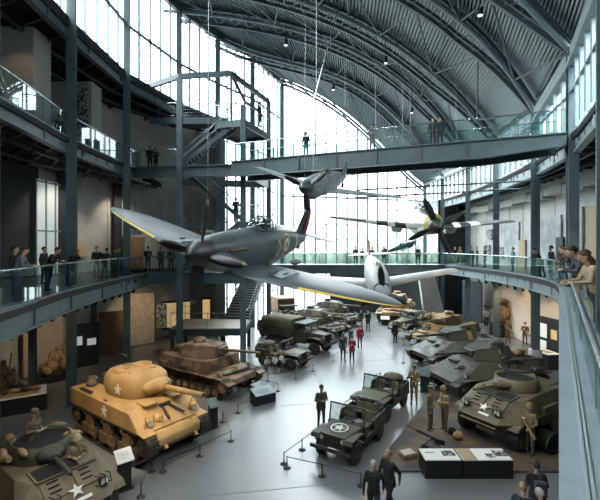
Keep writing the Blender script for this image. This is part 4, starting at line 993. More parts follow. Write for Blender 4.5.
def jeep(label, loc, rz, mm=OLIVE, topm=None, up=True, scale=1., ringstar=False, rearrack=False):
    t = thing('jeep', label, 'jeep', (*loc, 0), rz); t.scale = (scale,) * 3; topm = topm or mm
    # body tub: floor, cut-away sides, rear
    for s in (-1, 1):
        MB().prism([(-1.55, .42), (-1.55, 1.02), (-.55, 1.02), (-.48, .9), (-.38, .62), (.3, .62), (.42, .98), (.5, 1.0), (.5, .46), (.38, .42)], s * .71, s * .75).build('body_side', mm, t)
        MB().prism([(-1.5, .46), (-1.5, .84), (-.62, .84), (-.62, .46)], s * .42, s * .71).build('wheel_box', mm, t)
    MB().box((-.5, 0, .45), (2.1, 1.46, .05)).box((-1.55, 0, .74), (.05, 1.5, .56)).box((.46, 0, .78), (.06, 1.46, .5)).build('body_floor', mm, t, .01)
    MB().hull([(x, s * y, z) for s in (-1, 1) for x, y, z in ((.46, .66, 1.03), (1.52, .47, .98), (.46, .70, .86), (1.52, .50, .84))]).build('bonnet', topm, t, .03)
    MB().box((.98, 0, .74), (1.04, .86, .26)).build('engine_bay', mm, t)
    g = MB(); g.box((1.54, 0, .78), (.05, 1.0, .44)); [g.box((1.572, -.3 + .075 * k, .8), (.012, .035, .32), 1) for k in range(9)]; g.build('grille', [mm, DARK], t, .01)
    for s in (-1, 1):
        MB().tube((1.5, s * .41, .86), (1.585, s * .41, .86), .095, n=14, m=0).tube((1.585, s * .41, .86), (1.592, s * .41, .86), .08, n=14, m=1).build('headlight', [mm, LAMP], t)
        f = [(.42, .62), (.62, .86), (.9, .93), (1.6, .93), (1.66, .82)]
        m = MB(); [m.hull([(x, s * y, z + e) for (x, z) in (a, b) for y in (.44, .80) for e in (0, .03)]) for a, b in zip(f[:-1], f[1:])]; m.build('front_fender', mm, t)
        for x in (1.06, -1.0): tyre(t, x, s * .66, .37, .37, .19, mm)
        MB().box((-.35, s * .34, .72), (.5, .46, .12)).hull([(x, s * .34 + y, z) for y in (-.22, .22) for x, z in ((-.6, .76), (-.52, .76), (-.76, 1.15), (-.68, 1.15))]).build('seat', CANVAS, t, .03)
    MB().box((-1.15, 0, .85), (.4, .9, .12)).hull([(x, y, z) for y in (-.45, .45) for x, z in ((-1.36, .9), (-1.3, .9), (-1.46, 1.16), (-1.4, 1.16))]).build('rear_seat', CANVAS, t, .03)
    MB().bar((1.72, -.78, .55), (1.72, .78, .55), .06, .12).bar((1.55, -.35, .52), (1.72, -.35, .55), .06, .08).bar((1.55, .35, .52), (1.72, .35, .55), .06, .08).build('bumper', mm, t)
    MB().lathe([(.17, 0), (.19, .01), (.17, .02)], (.18, .36, 1.05), 'Z', 16).tube((.18, .36, 1.05), (.5, .36, .8), .02, n=6).build('steering_wheel', BLACK, t)
    w = MB(); z0, z1 = (1.02, 1.62) if up else (1.06, 1.1); dx = -.12 if up else 1.0
    if up:
        for y in (-.70, 0, .70): w.bar((.46, y, z0), (.46 + dx, y, z1), .04, .04)
        for u in (0, 1): w.bar((.46 + dx * u, -.72, z0 + (z1 - z0) * u), (.46 + dx * u, .72, z0 + (z1 - z0) * u), .045, .05)
        wf = w.build('windscreen_frame', mm, t)
        MB().hull([(.46 + dx * u + e, y, z0 + (z1 - z0) * u) for u in (.03, .97) for y in (-.69, .69) for e in (-.004, .004)]).build('windscreen_glass', GLASSV, wf)
    else:
        w.box((.85, 0, 1.10), (.6, 1.36, .05)); w.build('folded_windscreen', CANVAS, t, .02)
    for s in (-1, 1): MB().path([(-1.5, s * .68, 1.0), (-1.5, s * .68, 1.18), (-.9, s * .70, 1.2), (-.55, s * .72, 1.02)], .018, 6).build('grab_rail', mm, t)
    tyre(t, -1.68, -.25, .86, .36, .18, mm, 'spare_wheel', False, 'X')
    if ringstar: star(t, 'star_marking', (1.0, 0, 1.035), .25, (0, 1, 0), (-1, 0, .05), ring=True, lift=.02)
    if rearrack: kitbag(t, (-1.2, .1, 1.2), (.4, .5, .2), 0, CANVAS, 'folded_hood')
    return t
def lorry(label, loc, rz, mm=OLIVE, topm=None, cover='canvas', tracks=False, scale=1., L=3.0, nm='army_lorry', cat='lorry'):
    t = thing(nm, label, cat, (*loc, 0), rz); t.scale = (scale,) * 3; topm = topm or mm
    MB().box((-.2, 0, .72), (5.6, .8, .16)).build('chassis', mm, t)
    MB().hull([(x, s * y, z) for s in (-1, 1) for x, y, z in ((1.2, .62, 1.55), (2.55, .42, 1.45), (2.6, .44, .85), (1.2, .66, .85))]).build('bonnet', topm, t, .05)
    g = MB(); g.box((2.6, 0, 1.12), (.05, .86, .62)); [g.box((2.632, -.32 + .08 * k, 1.14), (.012, .035, .5), 1) for k in range(9)]; g.build('grille', [mm, DARK], t)
    MB().box((.72, 0, 1.15), (1.05, 1.8, .9)).build('cab_body', mm, t, .03)
    m = MB(); [m.bar((x, s * .86, 1.55), (x - (.08 if x > 1 else 0), s * .82, 2.12), .06, .06) for x in (1.2, .25) for s in (-1, 1)]; m.bar((1.2, 0, 1.6), (1.12, 0, 2.12), .05, .05); m.bar((1.12, -.85, 2.1), (1.12, .85, 2.1), .07, .07); m.bar((.25, -.85, 2.1), (.25, .85, 2.1), .07, .07); m.build('cab_frame', mm, t)
    MB().hull([(x, y, z) for y in (-.84, .84) for x, z in ((1.2, 1.6), (1.21, 1.6), (1.12, 2.08), (1.13, 2.08))]).build('windscreen', GLASSV, t)
    MB().hull([(x, s * .9, z) for s in (-1, 1) for x, z in ((1.25, 2.1), (.15, 2.12), (1.2, 2.18), (.2, 2.2))]).build('cab_roof', topm, t, .03)
    MB().box((2.82, 0, .75), (.1, 1.9, .2)).build('bumper', mm, t, .02)
    for s in (-1, 1):
        f = [(1.15, .8), (1.4, 1.12), (1.9, 1.2), (2.5, 1.15), (2.72, .95)]; m = MB(); [m.hull([(x, s * y, z + e) for (x, z) in (a, b) for y in (.5, .98) for e in (0, .04)]) for a, b in zip(f[:-1], f[1:])]; m.build('front_fender', mm, t)
        m = MB().tube((2.5, s * .62, 1.28), (2.66, s * .62, 1.28), .09, .12, 12).tube((2.66, s * .62, 1.28), (2.67, s * .62, 1.28), .1, n=12, m=1); m.build('headlight', [mm, LAMP], t)
        tyre(t, 1.95, s * .8, .45, .45, .24, mm)
        if tracks:
            track_loop(t, s * .85, .3, round_path(-2.2, -.5, .06, .3, .55, .3, .55, bf=.35, br=.35), .05)
            for k in range(4): roadwheel(t, -2.0 + .43 * k, s * .85, .3, .2, .22, mm)
        else:
            for x in (-1.1, -2.15): tyre(t, x, s * .8, .45, .45, .26, mm)
    bx = -1.45
    m = MB(); m.box((bx, 0, 1.05), (L, 1.95, .08)); [m.box((bx, s * .97, 1.32), (L, .05, .5)) for s in (-1, 1)]; [m.box((bx + s * L / 2, 0, 1.32), (.05, 1.95, .5)) for s in (-1, 1)]; [m.box((bx - L / 2 + .3 + k * .55, s * 1.01, 1.3), (.07, .04, .5)) for k in range(5) for s in (-1, 1)]; m.build('cargo_bed', mm, t)
    if cover == 'canvas':
        rings = [[V(x, .97 * math.copysign(min(1, abs(math.cos(a)) * 1.35), math.cos(a)), 1.55 + (.85 + .03 * (k % 2)) * min(1, math.sin(a) * 1.25)) for a in [math.pi * i / 12 for i in range(13)]] for k, x in enumerate([bx - L / 2 + L * j / 6 for j in range(7)])]
        MB().loft([r + [V(r[0].x, 0, 1.5)] for r in rings]).build('canvas_cover', CANVAS, t)
    elif cover == 'crate':
        m = MB(); m.box((bx, 0, 2.0), (L - .1, 1.85, 1.5)); [m.box((bx - L / 2 + .1 + k * (L - .2) / 4, s * .94, 2.0), (.1, .04, 1.5)) for k in range(5) for s in (-1, 1)]; m.build('wooden_crate_load', mat('crate_brown', (.20, .11, .055), .7, c2=(.15, .085, .045), scale=2), t)
    elif cover == 'open':
        for k in range(5): kitbag(t, (bx - 1 + k * .5, (-1) ** k * .4, 1.5), (.35, .3, .25), k, CANVAS if k % 2 else KIT)
        mg(t, (bx + .9, 0, 2.0), R(-20))
    return t
def polarrow(cx, cy): return (cx, cy)
medium_tank('sand-coloured medium tank with white stars, the largest tank on the left', (-6.35, 15.7), R(-37))
panzer('brown camouflaged tank behind the sand-coloured one, beside the low platform', (-5.0, 21.6), R(-33), BROWNC, 2.1, R(12))
CARL = armoured_car('olive armoured car with crew figures and white star in the bottom left corner', (-7.25, 11.3), R(-36), paint('olive_brown', (.15, .12, .07), (.10, .085, .05), 1.5), OLIVE, 1.0, False)
jeep('open olive jeep with a ringed white star on its bonnet', (1.95, 15.05), R(-123), OLIVE, up=True, ringstar=True)
jeep('second olive jeep parked close behind the one with the ringed star', (3.75, 18.35), R(-124), OLIVE, OLIVE_L, up=True, rearrack=True)
armoured_car('olive six-wheeled armoured car with ring mount on the dark display plinth', (8.75, 16.35), R(-148), OLIVE_L, paint('olive_turret', (.16, .135, .075), (.11, .095, .055), 1.6), 1.05)
panzer('dark green tank with a white number on its turret behind the armoured car', (9.65, 20.9), R(-163), DGREEN, 1.9, R(0), 1.02, False, num=[[(-.4, .5), (-.2, .5), (-.2, .34), (-.4, .34), (-.4, .16), (-.2, .16)], [(-.5, .5), (-.7, .5), (-.7, .34), (-.52, .34), (-.7, .34), (-.7, .16), (-.5, .16)]], top=paint('green_paler', (.075, .08, .062), (.045, .05, .038), 1.5), nwheels=5, wr=.36)  # superstructure in a paler green than the turret
panzer('green tank with painted glare on its bow and a tan panel on its turret', (9.9, 25.4), R(-161), DGREEN, 2.0, R(4), 1.0, False, top=paint('pale_glare', (.20, .21, .19), (.05, .055, .042), 1.4), nwheels=5, wr=.36)  # pale speckle on the superstructure stands in for window glare
panzer('camouflaged tank with a tan flat-sided turret in the right row', (11.0, 30.3), R(-150), TANC, 2.2, R(6), 1.0, True, light=True, top=GREENC)
lorry('pale camouflaged half-track beyond the tan flat-sided turret', (9.9, 34.2), R(-140), GREENC, None, 'open', True, .95, nm='half_track', cat='half-track')
panzer('tall tan camouflaged tank standing alone at the far end', (10.0, 41.4), R(-112), TANC, .9, R(0), 1.1, True, light=True, top=paint('tan_front', (.45, .30, .15), (.22, .15, .08), 1.2))
jeep('small army jeep beside the stair, mannequins in white standing before it', (-1.1, 25.2), R(-32), OLIVE, OLIVE_L, up=True, rearrack=True)
lorry('army lorry with faded roof and square bonnet on the left of the aisle', (-.1, 29.2), R(-35), OLIVE, OLIVE, 'canvas', False, .95)
panzer('camouflaged tank behind the square-bonnet lorry', (1.3, 33.9), R(-38), GREENC, 1.8, R(5), .95, True, light=True)
jeep('dark jeep with folded hood between the square-bonnet lorry and the stair', (-1.9, 33.3), R(-36), DGREEN, OLIVE, up=True, rearrack=True)
panzer('pale camouflaged self-propelled gun near the end of the left row', (3.1, 38.6), R(-40), GREENC, 2.6, R(10), .95, True, light=True)
lorry('lorry carrying a tall brown wooden crate near the end window', (-1.3, 38.2), R(-68), OLIVE, None, 'crate', False, .9)
# tan panel on the green tank's turret
o = [x for x in COL.objects if x.get('label', '').startswith('green tank with painted glare on its bow')][0]
MB().hull([(x, y, z) for x, y, z in ((-.62, .845, 1.72), (-.12, 1.03, 1.72), (-.58, .60, 2.22), (-.14, .76, 2.22), (-.62, .87, 1.72), (-.12, 1.06, 1.72), (-.58, .63, 2.22), (-.14, .79, 2.22))]).build('tan_panel', mat('tan_panel', (.42, .27, .12), .7), o)
# gear heaped on the near armoured car
for k, (x, y, z, r, mm) in enumerate(((.30, -.62, 2.02, (.28, .09, .09), KIT), (-.75, .72, 2.0, (.30, .10, .10), CANVAS), (.15, .72, 1.98, (.26, .10, .09), KIT), (-.9, -.5, 2.0, (.12, .28, .12), KIT), (-.15, -.92, 1.92, (.10, .12, .2), KIT), (.62, .50, 1.98, (.10, .10, .15), CANVAS), (-1.1, .1, 1.86, (.16, .36, .14), CANVAS))):
    kitbag(CARL, (x, y, z), r, k * .5, mm)
for y in (-.86, .86): MB().tube((-.5, y, 1.86), (.1, y, 1.86), .08, n=10).build('bedroll', KIT, CARL)
MB().hull([(x, y, z) for y in (.3, .72) for x, z in ((.75, 1.75), (1.45, 1.62), (.75, 1.80), (1.45, 1.67))]).build('folded_tarpaulin', CANVAS, CARL, .02)

# canvas rolls, boxes and tow ropes stowed on the far tanks
rs = random.Random(11)
for o in [x for x in COL.objects if x.name.startswith('battle_tank') and x.location.y > 17]:
    for k in range(4):
        kitbag(o, (-2.3 + .45 * k + rs.uniform(-.1, .1), rs.uniform(-.7, .7), 1.78), (rs.uniform(.18, .3), rs.uniform(.14, .26), rs.uniform(.1, .16)), rs.uniform(0, 3), (CANVAS, KIT, GREENC)[k % 3])
    for s_ in (-1, 1): MB().box((rs.uniform(-.6, .2), s_ * 1.25, 1.2), (.5, .22, .2)).build('stowage_box', (OLIVE, GREENC)[s_ > 0], o, .01)
    MB().path([V(1.9 + .25 * math.cos(a / 3), -.2 + .5 * math.sin(a / 3), 1.16 + .12 * (a % 2) * 0 + .05) for a in range(12)], .025, 5).build('tow_rope', KIT, o)
# ================================================================ PEOPLE (face +x, feet at z = 0, 1.75 m)
SKIN = mat('skin', (.50, .31, .22), .6)
def cloth(n, c, rough=.85): return mat('cloth_' + n, c, rough, c2=tuple(v * .75 for v in c), scale=14, bump=.25)
C = dict(black=cloth('black', (.018, .02, .023)), navy=cloth('navy', (.02, .028, .05)), grey=cloth('grey', (.16, .17, .18)), dgrey=cloth('charcoal', (.05, .055, .06)), red=cloth('red', (.40, .035, .045)),
    green=cloth('green', (.03, .07, .055)), khaki=cloth('khaki', (.20, .155, .085)), dkhaki=cloth('drab', (.115, .10, .06)), denim=cloth('denim', (.04, .06, .10)), cream=cloth('cream', (.55, .50, .42)), white=cloth('white', (.6, .6, .57)),
    tan=cloth('tan', (.36, .28, .18)), mustard=cloth('mustard', (.45, .25, .06)), blue=cloth('blue', (.05, .09, .17)), teal=cloth('teal', (.12, .26, .27)))
HAIR = dict(dark=mat('hair_dark', (.018, .013, .01), .6), brown=mat('hair_brown', (.07, .04, .022), .6), grey=mat('hair_grey', (.32, .31, .29), .7), fair=mat('hair_fair', (.28, .19, .09), .6))
SHOE = mat('shoe_leather', (.02, .016, .014), .5)
def rotp(p, c, ang):                    # lean about a point in the x-z plane
    x, z = p[0] - c[0], p[2] - c[2]; ca, sa = math.cos(ang), math.sin(ang)
    return (c[0] + x * ca + z * sa, p[1], c[2] - x * sa + z * ca)
def body_mesh(pose):
    lean = {'lean': .55, 'hands': .06, 'walk': .05, 'look': .3}.get(pose, 0); nod = {'lean': .35, 'hands': .4, 'look': .5}.get(pose, .05)
    hip = (0, 0, .93); U = lambda *p: rotp(p, hip, lean)
    J = dict(pel=(0, 0, .95), wst=U(0, 0, 1.10), chs=U(-.01, 0, 1.30), upc=U(-.01, 0, 1.42), nek=U(0, 0, 1.50), hed=U(.02, 0, 1.63))
    caps = []                           # (a, b, ra, rb, squash, tag)
    def cap(a, b, ra, rb, tg): caps.append((V(*a), V(*b), ra, rb, tg))
    for s in (-1, 1):
        cap((0, s * .06, .95), U(0, s * .055, 1.12), .115, .105, 1); cap(U(0, s * .055, 1.12), U(-.01, s * .08, 1.33), .105, .115, 1)
        cap(U(-.01, s * .07, 1.33), U(0, s * .15, 1.41), .11, .07, 1)
        st = {'walk': .26 * s, 'lean': -.04 - .12 * (s > 0), 'look': .03 * s}.get(pose, .02 * s)
        hp = (0, s * .09, .91); kn = (st * .55 + .03, s * .105, .5); an = (st if pose != 'walk' or s > 0 else st - .05, s * .11, .09 if not (pose == 'walk' and s < 0) else .14)
        cap(hp, kn, .10, .066, 2); cap(kn, an, .064, .045, 2)
        cap((an[0] - .04, an[1], .05), (an[0] + .15, an[1] + s * .03, .04), .045, .038, 3)
        sh = U(0, s * .185, 1.41)
        if pose == 'stand': el, wr = (-.03, s * .25, 1.13), (.04, s * .255, .88)
        elif pose == 'walk': el, wr = (-.04 - .12 * s, s * .25, 1.14), (.05 - .2 * s, s * .25, .92)
        elif pose == 'hands': el, wr = (.02, s * .25, 1.15), (.24, s * .09, 1.20)
        elif pose == 'lean': el, wr = (.36, s * .25, 1.12), (.55, s * .08, 1.14)
        elif pose == 'look': el, wr = (.22, s * .26, 1.14), (.46, s * .16, 1.12)
        elif pose == 'rifle': el, wr = (.04, s * .26, 1.16), ((.26, s * .12, 1.02) if s > 0 else (.20, s * .12, 1.28))
        cap(sh, el, .058, .046, 1); cap(el, wr, .046, .033, 1)
        d = (V(*wr) - V(*el)).normalized(); cap(V(*wr), V(*wr) + d * .08, .03, .03, 0); J['w%d' % s] = (V(*wr), d)
    cap(J['nek'], U(.01, 0, 1.56), .055, .052, 0)
    hc = V(*J['hed']); hr = Matrix.Rotation(lean * .3 + nod * .6, 3, 'Y'); H = lambda x, y, z: hc + hr @ V(x, y, z)
    m = MB()
    for a, b, ra, rb, tg in caps:
        m.tube(a, b, ra, rb, 12); m.ell(a, (ra,) * 3, n=12, k=8); m.ell(b, (rb,) * 3, n=12, k=8)
    m.ell(H(0, 0, .03), (.098, .078, .115), rot=hr); m.ell(H(.03, 0, -.05), (.062, .055, .06), rot=hr); m.tube(J['nek'], H(0, 0, -.03), .052, .05, 10)
    me = m.mesh('tmp', SKIN); o = bpy.data.objects.new('tmp', me); COL.objects.link(o)
    r = o.modifiers.new('r', 'REMESH'); r.mode = 'VOXEL'; r.voxel_size = .019; sm = o.modifiers.new('s', 'SMOOTH'); sm.iterations = 3; sm.factor = .5
    dg = bpy.context.evaluated_depsgraph_get(); e = bpy.data.meshes.new_from_object(o.evaluated_get(dg)); bpy.data.objects.remove(o)
    R_ = MB(); R_.v = [tuple(v.co) for v in e.vertices]; R_.f = [list(p.vertices) for p in e.polygons]
    for p in e.polygons:
        c = p.center; best = (9, 0)
        if (c - hc).length < .155 and (hr.inverted() @ (c - hc)).z > -.115: tg = 0
        else:
            for a, b, ra, rb, tg_ in caps:
                d = b - a; t = max(0, min(1, (c - a).dot(d) / d.length_squared)); q = (c - a - d * t).length - (ra + (rb - ra) * t)
                if q < best[0]: best = (q, tg_)
            tg = best[1]
            if tg == 1 and c.z < .93 and (c - V(0, 0, .95)).xy.length < .2: tg = 2
        R_.m.append(tg); R_.sm.append(True)
    # face: nose, ears, eyes, brow and mouth;  hands: palm with five bent fingers
    R_.hull([H(.092, -.012, .03), H(.092, .012, .03), H(.122, 0, -.012), H(.095, -.018, -.018), H(.095, .018, -.018)], 0)
    for s in (-1, 1):
        R_.ell(H(-.005, s * .08, .01), (.022, .01, .032), 0, 8, 6, hr); R_.ell(H(.088, s * .032, .03), (.010, .012, .008), 4, 8, 6, hr)
        w, d = J['w%d' % s]; side = d.cross(V(0, 0, 1)); side = side.normalized() if side.length > .1 else V(1, 0, 0); nrm = side.cross(d).normalized()
        base = w + d * .075; curl = -nrm if abs(d.z) < .6 else V(-.2, -s, 0).normalized()
        if abs(d.z) >= .6: side = V(1, 0, 0)
        for k, L in enumerate((.068, .078, .072, .056)):
            p0 = base + side * (k - 1.5) * .019; p1 = p0 + (d * .8 + curl * .45).normalized() * L * .5; p2 = p1 + (d * .4 + curl).normalized() * L * .5
            R_.tube(p0, p1, .0095, .0085, 6, 0); R_.tube(p1, p2, .0085, .007, 6, 0)
        p0 = w + d * .03 + side * .028 * (1 if abs(d.z) >= .6 else -s); sd = side * (1 if abs(d.z) >= .6 else -s); p1 = p0 + (sd + d * .6).normalized() * .035; R_.tube(p0, p1, .011, .009, 6, 0); R_.tube(p1, p1 + (d + curl * .4).normalized() * .03, .009, .008, 6, 0)
    R_.hull([H(.086, y, -.045 + z) for y in (-.022, .022) for z in (-.004, .004)] + [H(.094, 0, -.045)], 5)
    me = R_.mesh('body_' + pose, [SKIN, C['black'], C['black'], SHOE, mat('eye_dark', (.01, .01, .01), .3), mat('lips', (.33, .15, .12), .6)])
    return me, hc, hr
BODY = {}
HM = {}
def hair_mesh(kind):
    m = MB()
    if kind == 'short': m.loft([[V((-.04 if z < .05 else -.022) + r * 1.0 * math.cos(a) * .102, r * math.sin(a) * .086, z) for a in [2 * math.pi * i / 16 for i in range(16)]] for r, z in ((.86, -.02), (1.04, .04), (1.0, .09), (.78, .13), (.4, .152), (.02, .156))])
    elif kind == 'long':
        m.loft([[V((-.042 if z < .05 else -.024) + r * math.cos(a) * .106, r * math.sin(a) * .09, z) for a in [2 * math.pi * i / 16 for i in range(16)]] for r, z in ((1.04, .035), (1.0, .09), (.78, .13), (.4, .154), (.02, .158))])
        m.loft([[V(-.065 - b + r * math.cos(a) * .06, w * math.sin(a), z) for a in [2 * math.pi * i / 12 for i in range(12)]] for r, w, z, b in ((.9, .06, -.30, .05), (1.1, .085, -.2, .05), (1.1, .095, -.05, .0), (1., .09, .06, -.02), (.7, .06, .12, -.02))])
    elif kind == 'helmet': m.loft([[V(-.004 + r * math.cos(a) * .128, r * math.sin(a) * .112, z) for a in [2 * math.pi * i / 18 for i in range(18)]] for r, z in ((1.12, .045), (1.0, .06), (.95, .11), (.72, .155), (.35, .175), (.02, .178))])
    elif kind == 'cap': m.loft([[V(-.006 + r * math.cos(a) * .11, r * math.sin(a) * .092, z) for a in [2 * math.pi * i / 16 for i in range(16)]] for r, z in ((1.0, .05), (1.06, .10), (.95, .145), (.5, .155), (.02, .156))]); m.hull([(x, y, z) for x, y in ((.08, -.06), (.08, .06), (.165, -.03), (.165, .03)) for z in (.055, .065)])
    return m
def person(label, x, y, z=0, face=0, pose='stand', top='black', leg='black', hair='dark', hk='short', h=1.75, name='person', cat='person', group=None, bag=None, held=None, coat=False):
    if pose not in BODY: BODY[pose] = body_mesh(pose)
    me, hc, hr = BODY[pose]; t = thing(name, label, cat, (x, y, z), face, group); t.scale = (h / 1.75,) * 3
    o = bpy.data.objects.new('body', me); COL.objects.link(o); o.parent = t
    o.material_slots[1].link = 'OBJECT'; o.material_slots[1].material = C[top]; o.material_slots[2].link = 'OBJECT'; o.material_slots[2].material = C[leg]
    hm = HAIR.get(hair) or C[hair]; key = (hk, hm.name)
    if key not in HM: HM[key] = hair_mesh(hk).mesh(hk, hm)
    o = bpy.data.objects.new('helmet' if hk == 'helmet' else 'cap' if hk == 'cap' else 'hair', HM[key]); COL.objects.link(o); o.parent = t; o.location = hc; o.rotation_euler = hr.to_euler()
    if coat:
        MB().loft([[V(r * .8 * math.cos(a), r * math.sin(a) * 1.25, zz) for a in [2 * math.pi * i / 16 for i in range(16)]] for r, zz in ((.175, .80), (.165, .95), (.155, 1.06))]).build('jacket_hem', C[top], t)
    if bag: MB().hull([(x_, y_, z_) for x_ in (-.32, -.15) for y_ in (-.14, .14) for z_ in (1.02, 1.4)]).build('backpack', C[bag], t, .04)
    if held == 'paper': MB().box((.34, 0, 1.22), (.16, .22, .015), rot=Matrix.Rotation(R(-35), 3, 'Y')).build('held_paper', C['cream'], t)
    if held == 'rifle':
        m = MB(); m.tube((.34, .30, .86), (.20, -.34, 1.52), .014, .012, 8); m.bar((.33, .26, .90), (.25, -.08, 1.25), .035, .06); m.bar((.36, .38, .78), (.33, .24, .92), .035, .11); m.build('rifle', WOOD, t)
    if held == 'webbing': MB().loft([[V(r * .78 * math.cos(a), r * 1.2 * math.sin(a), zz) for a in [2 * math.pi * i / 16 for i in range(16)]] for r, zz in ((.16, 1.0), (.162, 1.05))]).hull([(x_, y_, z_) for x_ in (.09, .16) for y_ in (.04, .13) for z_ in (.93, 1.05)]).hull([(x_, y_, z_) for x_ in (.09, .16) for y_ in (-.13, -.04) for z_ in (.93, 1.05)]).build('webbing_belt', C['tan'], t)
    return t
A_ = lambda d: R(d)
def gp(px, py): return G(px, py)
# --- ground floor visitors
def onfloor(label, px, py, **k): x, y = G(px, py); return person(label, x, y, 0, **k)
onfloor('visitor in drab jacket looking at papers in his hands beside the ringed-star jeep', 321, 428, face=A_(-70), pose='hands', top='dkhaki', leg='dgrey', held='paper', h=1.78, coat=True)
onfloor('visitor in dark green jacket standing beside a child-sized red coat on the aisle', 343, 361, face=A_(-80), top='green', leg='black', coat=True)
onfloor('visitor in bright red jacket and dark trousers, nearest of the two in red', 352, 362, face=A_(-95), pose='hands', top='red', leg='denim', h=1.68, coat=True)
onfloor('visitor in red coat farther up the aisle behind the pair', 360, 348, face=A_(100), top='red', leg='dgrey', hair='fair', h=1.7, coat=True)
onfloor('child in blue standing just behind the pair on the aisle', 351, 345, face=A_(80), top='blue', leg='navy', h=1.3)
onfloor('visitor in black standing far down the aisle, tallest of the far two', 368, 331, face=A_(-80), top='black', leg='black', h=1.8)
onfloor('visitor in grey standing far down the aisle beside the one in black', 361, 328, face=A_(-100), top='dgrey', leg='khaki', h=1.65)
onfloor('grey-haired visitor in a long black coat alone on the open floor', 395, 343, face=A_(-60), top='black', leg='black', hair='grey', h=1.72, coat=True)
person('grey-haired visitor in black shirt walking past at the bottom of the hall', 1.98, 10.75, 0, A_(-105), 'walk', 'black', 'black', 'grey', h=1.74)
person('bald visitor in black jacket striding behind the grey-haired walker', 2.5, 11.25, 0, A_(-140), 'walk', 'black', 'black', 'fair', h=1.76, coat=True)
person('dark-haired visitor in black seen from behind near the bottom right', 6.25, 10.55, 0, A_(80), 'hands', 'black', 'black', 'dark', h=1.78, bag='dgrey', coat=True)
person('balding visitor at the bottom edge in front of the dark-haired one', 5.35, 9.6, 0, A_(60), 'look', 'navy', 'black', 'fair', h=1.72)
person('grey-haired visitor at the bottom edge right of the balding one', 5.85, 9.45, 0, A_(110), 'look', 'dgrey', 'black', 'grey', h=1.66)
# --- mannequins in uniform
M_ = dict(name='soldier_mannequin', cat='mannequin')
onfloor('mannequin soldier in khaki standing alone by the barrier behind the jeeps', 414, 403, face=A_(-110), pose='rifle', top='khaki', leg='khaki', hair='dkhaki', hk='cap', h=1.8, held='webbing', **M_)
onfloor('mannequin soldier in brown tunic on the plinth, left of the two talking', 430, 431, face=A_(-30), pose='stand', top='khaki', leg='dkhaki', hair='dkhaki', hk='cap', h=1.8, held='webbing', **M_)
onfloor('mannequin soldier in pale webbing on the plinth, right of the two talking', 445, 431, face=A_(-160), pose='hands', top='tan', leg='khaki', hair='khaki', hk='helmet', h=1.8, held='webbing', **M_)
onfloor('mannequin soldier with helmet and rifle in front of the armoured car on the plinth', 530, 455, face=A_(-150), pose='rifle', top='khaki', leg='dkhaki', hair='khaki', hk='helmet', h=1.82, held='rifle', **M_)
onfloor('mannequin soldier in khaki in the lit bay beneath the right gallery', 508, 343, face=A_(-120), pose='hands', top='khaki', leg='khaki', hair='khaki', hk='helmet', h=1.75, held='rifle', **M_)
onfloor('small mannequin soldier beside the dark column in the lit right bay', 525, 345, face=A_(-120), pose='rifle', top='dkhaki', leg='dkhaki', hair='khaki', hk='helmet', h=1.7, held='rifle', **M_)
onfloor('mannequin with pale collar standing before the dark case in the far right bay', 486, 327, face=A_(-110), pose='hands', top='cream', leg='black', hair='brown', hk='cap', h=1.75, **M_)
for i, (px, py, d) in enumerate(((266, 373, -60), (275, 374, -100), (282, 372, -130))):
    onfloor(('mannequin in white apron kneeling left of three by the small jeep', 'mannequin in white tunic and tan cap, middle of three by the small jeep', 'mannequin in white coat, right of three by the small jeep')[i], px, py, face=A_(d), pose='hands' if i else 'look', top='white' if i != 1 else 'cream', leg='dkhaki', hair='khaki', hk='cap', h=1.15 if i else 1.0, **M_)
# --- crew of the near armoured car
hx, hy = CARL.location.x, CARL.location.y
def on_car(dx, dy): c, s = math.cos(CARL.rotation_euler.z), math.sin(CARL.rotation_euler.z); return hx + dx * c - dy * s, hy + dx * s + dy * c
x, y = on_car(-.45, -.1); person('mannequin crewman in dark cap standing in the near armoured car turret', x, y, 1.05, A_(-15), 'hands', 'dkhaki', 'dkhaki', 'dkhaki', 'cap', 1.75, held='paper', **M_)
x, y = on_car(1.0, .45); person('mannequin driver in helmet looking out of the near armoured car front hatch', x, y, .62, A_(-60), 'hands', 'khaki', 'khaki', 'tan', 'helmet', 1.65, **M_)
def meet(px, line):
    k = (px - 300) / F; best = None
    for a, b in zip(line[:-1], line[1:]):
        den = (b.x - a.x) - k * (b.y - a.y)
        if abs(den) < 1e-9: continue
        t = (k * a.y - a.x) / den; y = a.y + t * (b.y - a.y)
        if -.001 <= t <= 1.001 and y > 1 and (best is None or y < best.y): best = a.lerp(b, t)
    if best is None: best = min((a.lerp(b, q / 5) for a, b in zip(line[:-1], line[1:]) for q in range(5) if a.y > 4), key=lambda p: abs(p.x / p.y - k))
    return best
def left(label, px, off, z=L2, edge=None, **k): p = meet(px, offset(edge or edge2L, -off)); return person(label, p.x, p.y, z, **k)
def right(label, px, off, **k): p = meet(px, offset(edge2R, off)); return person(label, p.x, p.y, L2, **k)
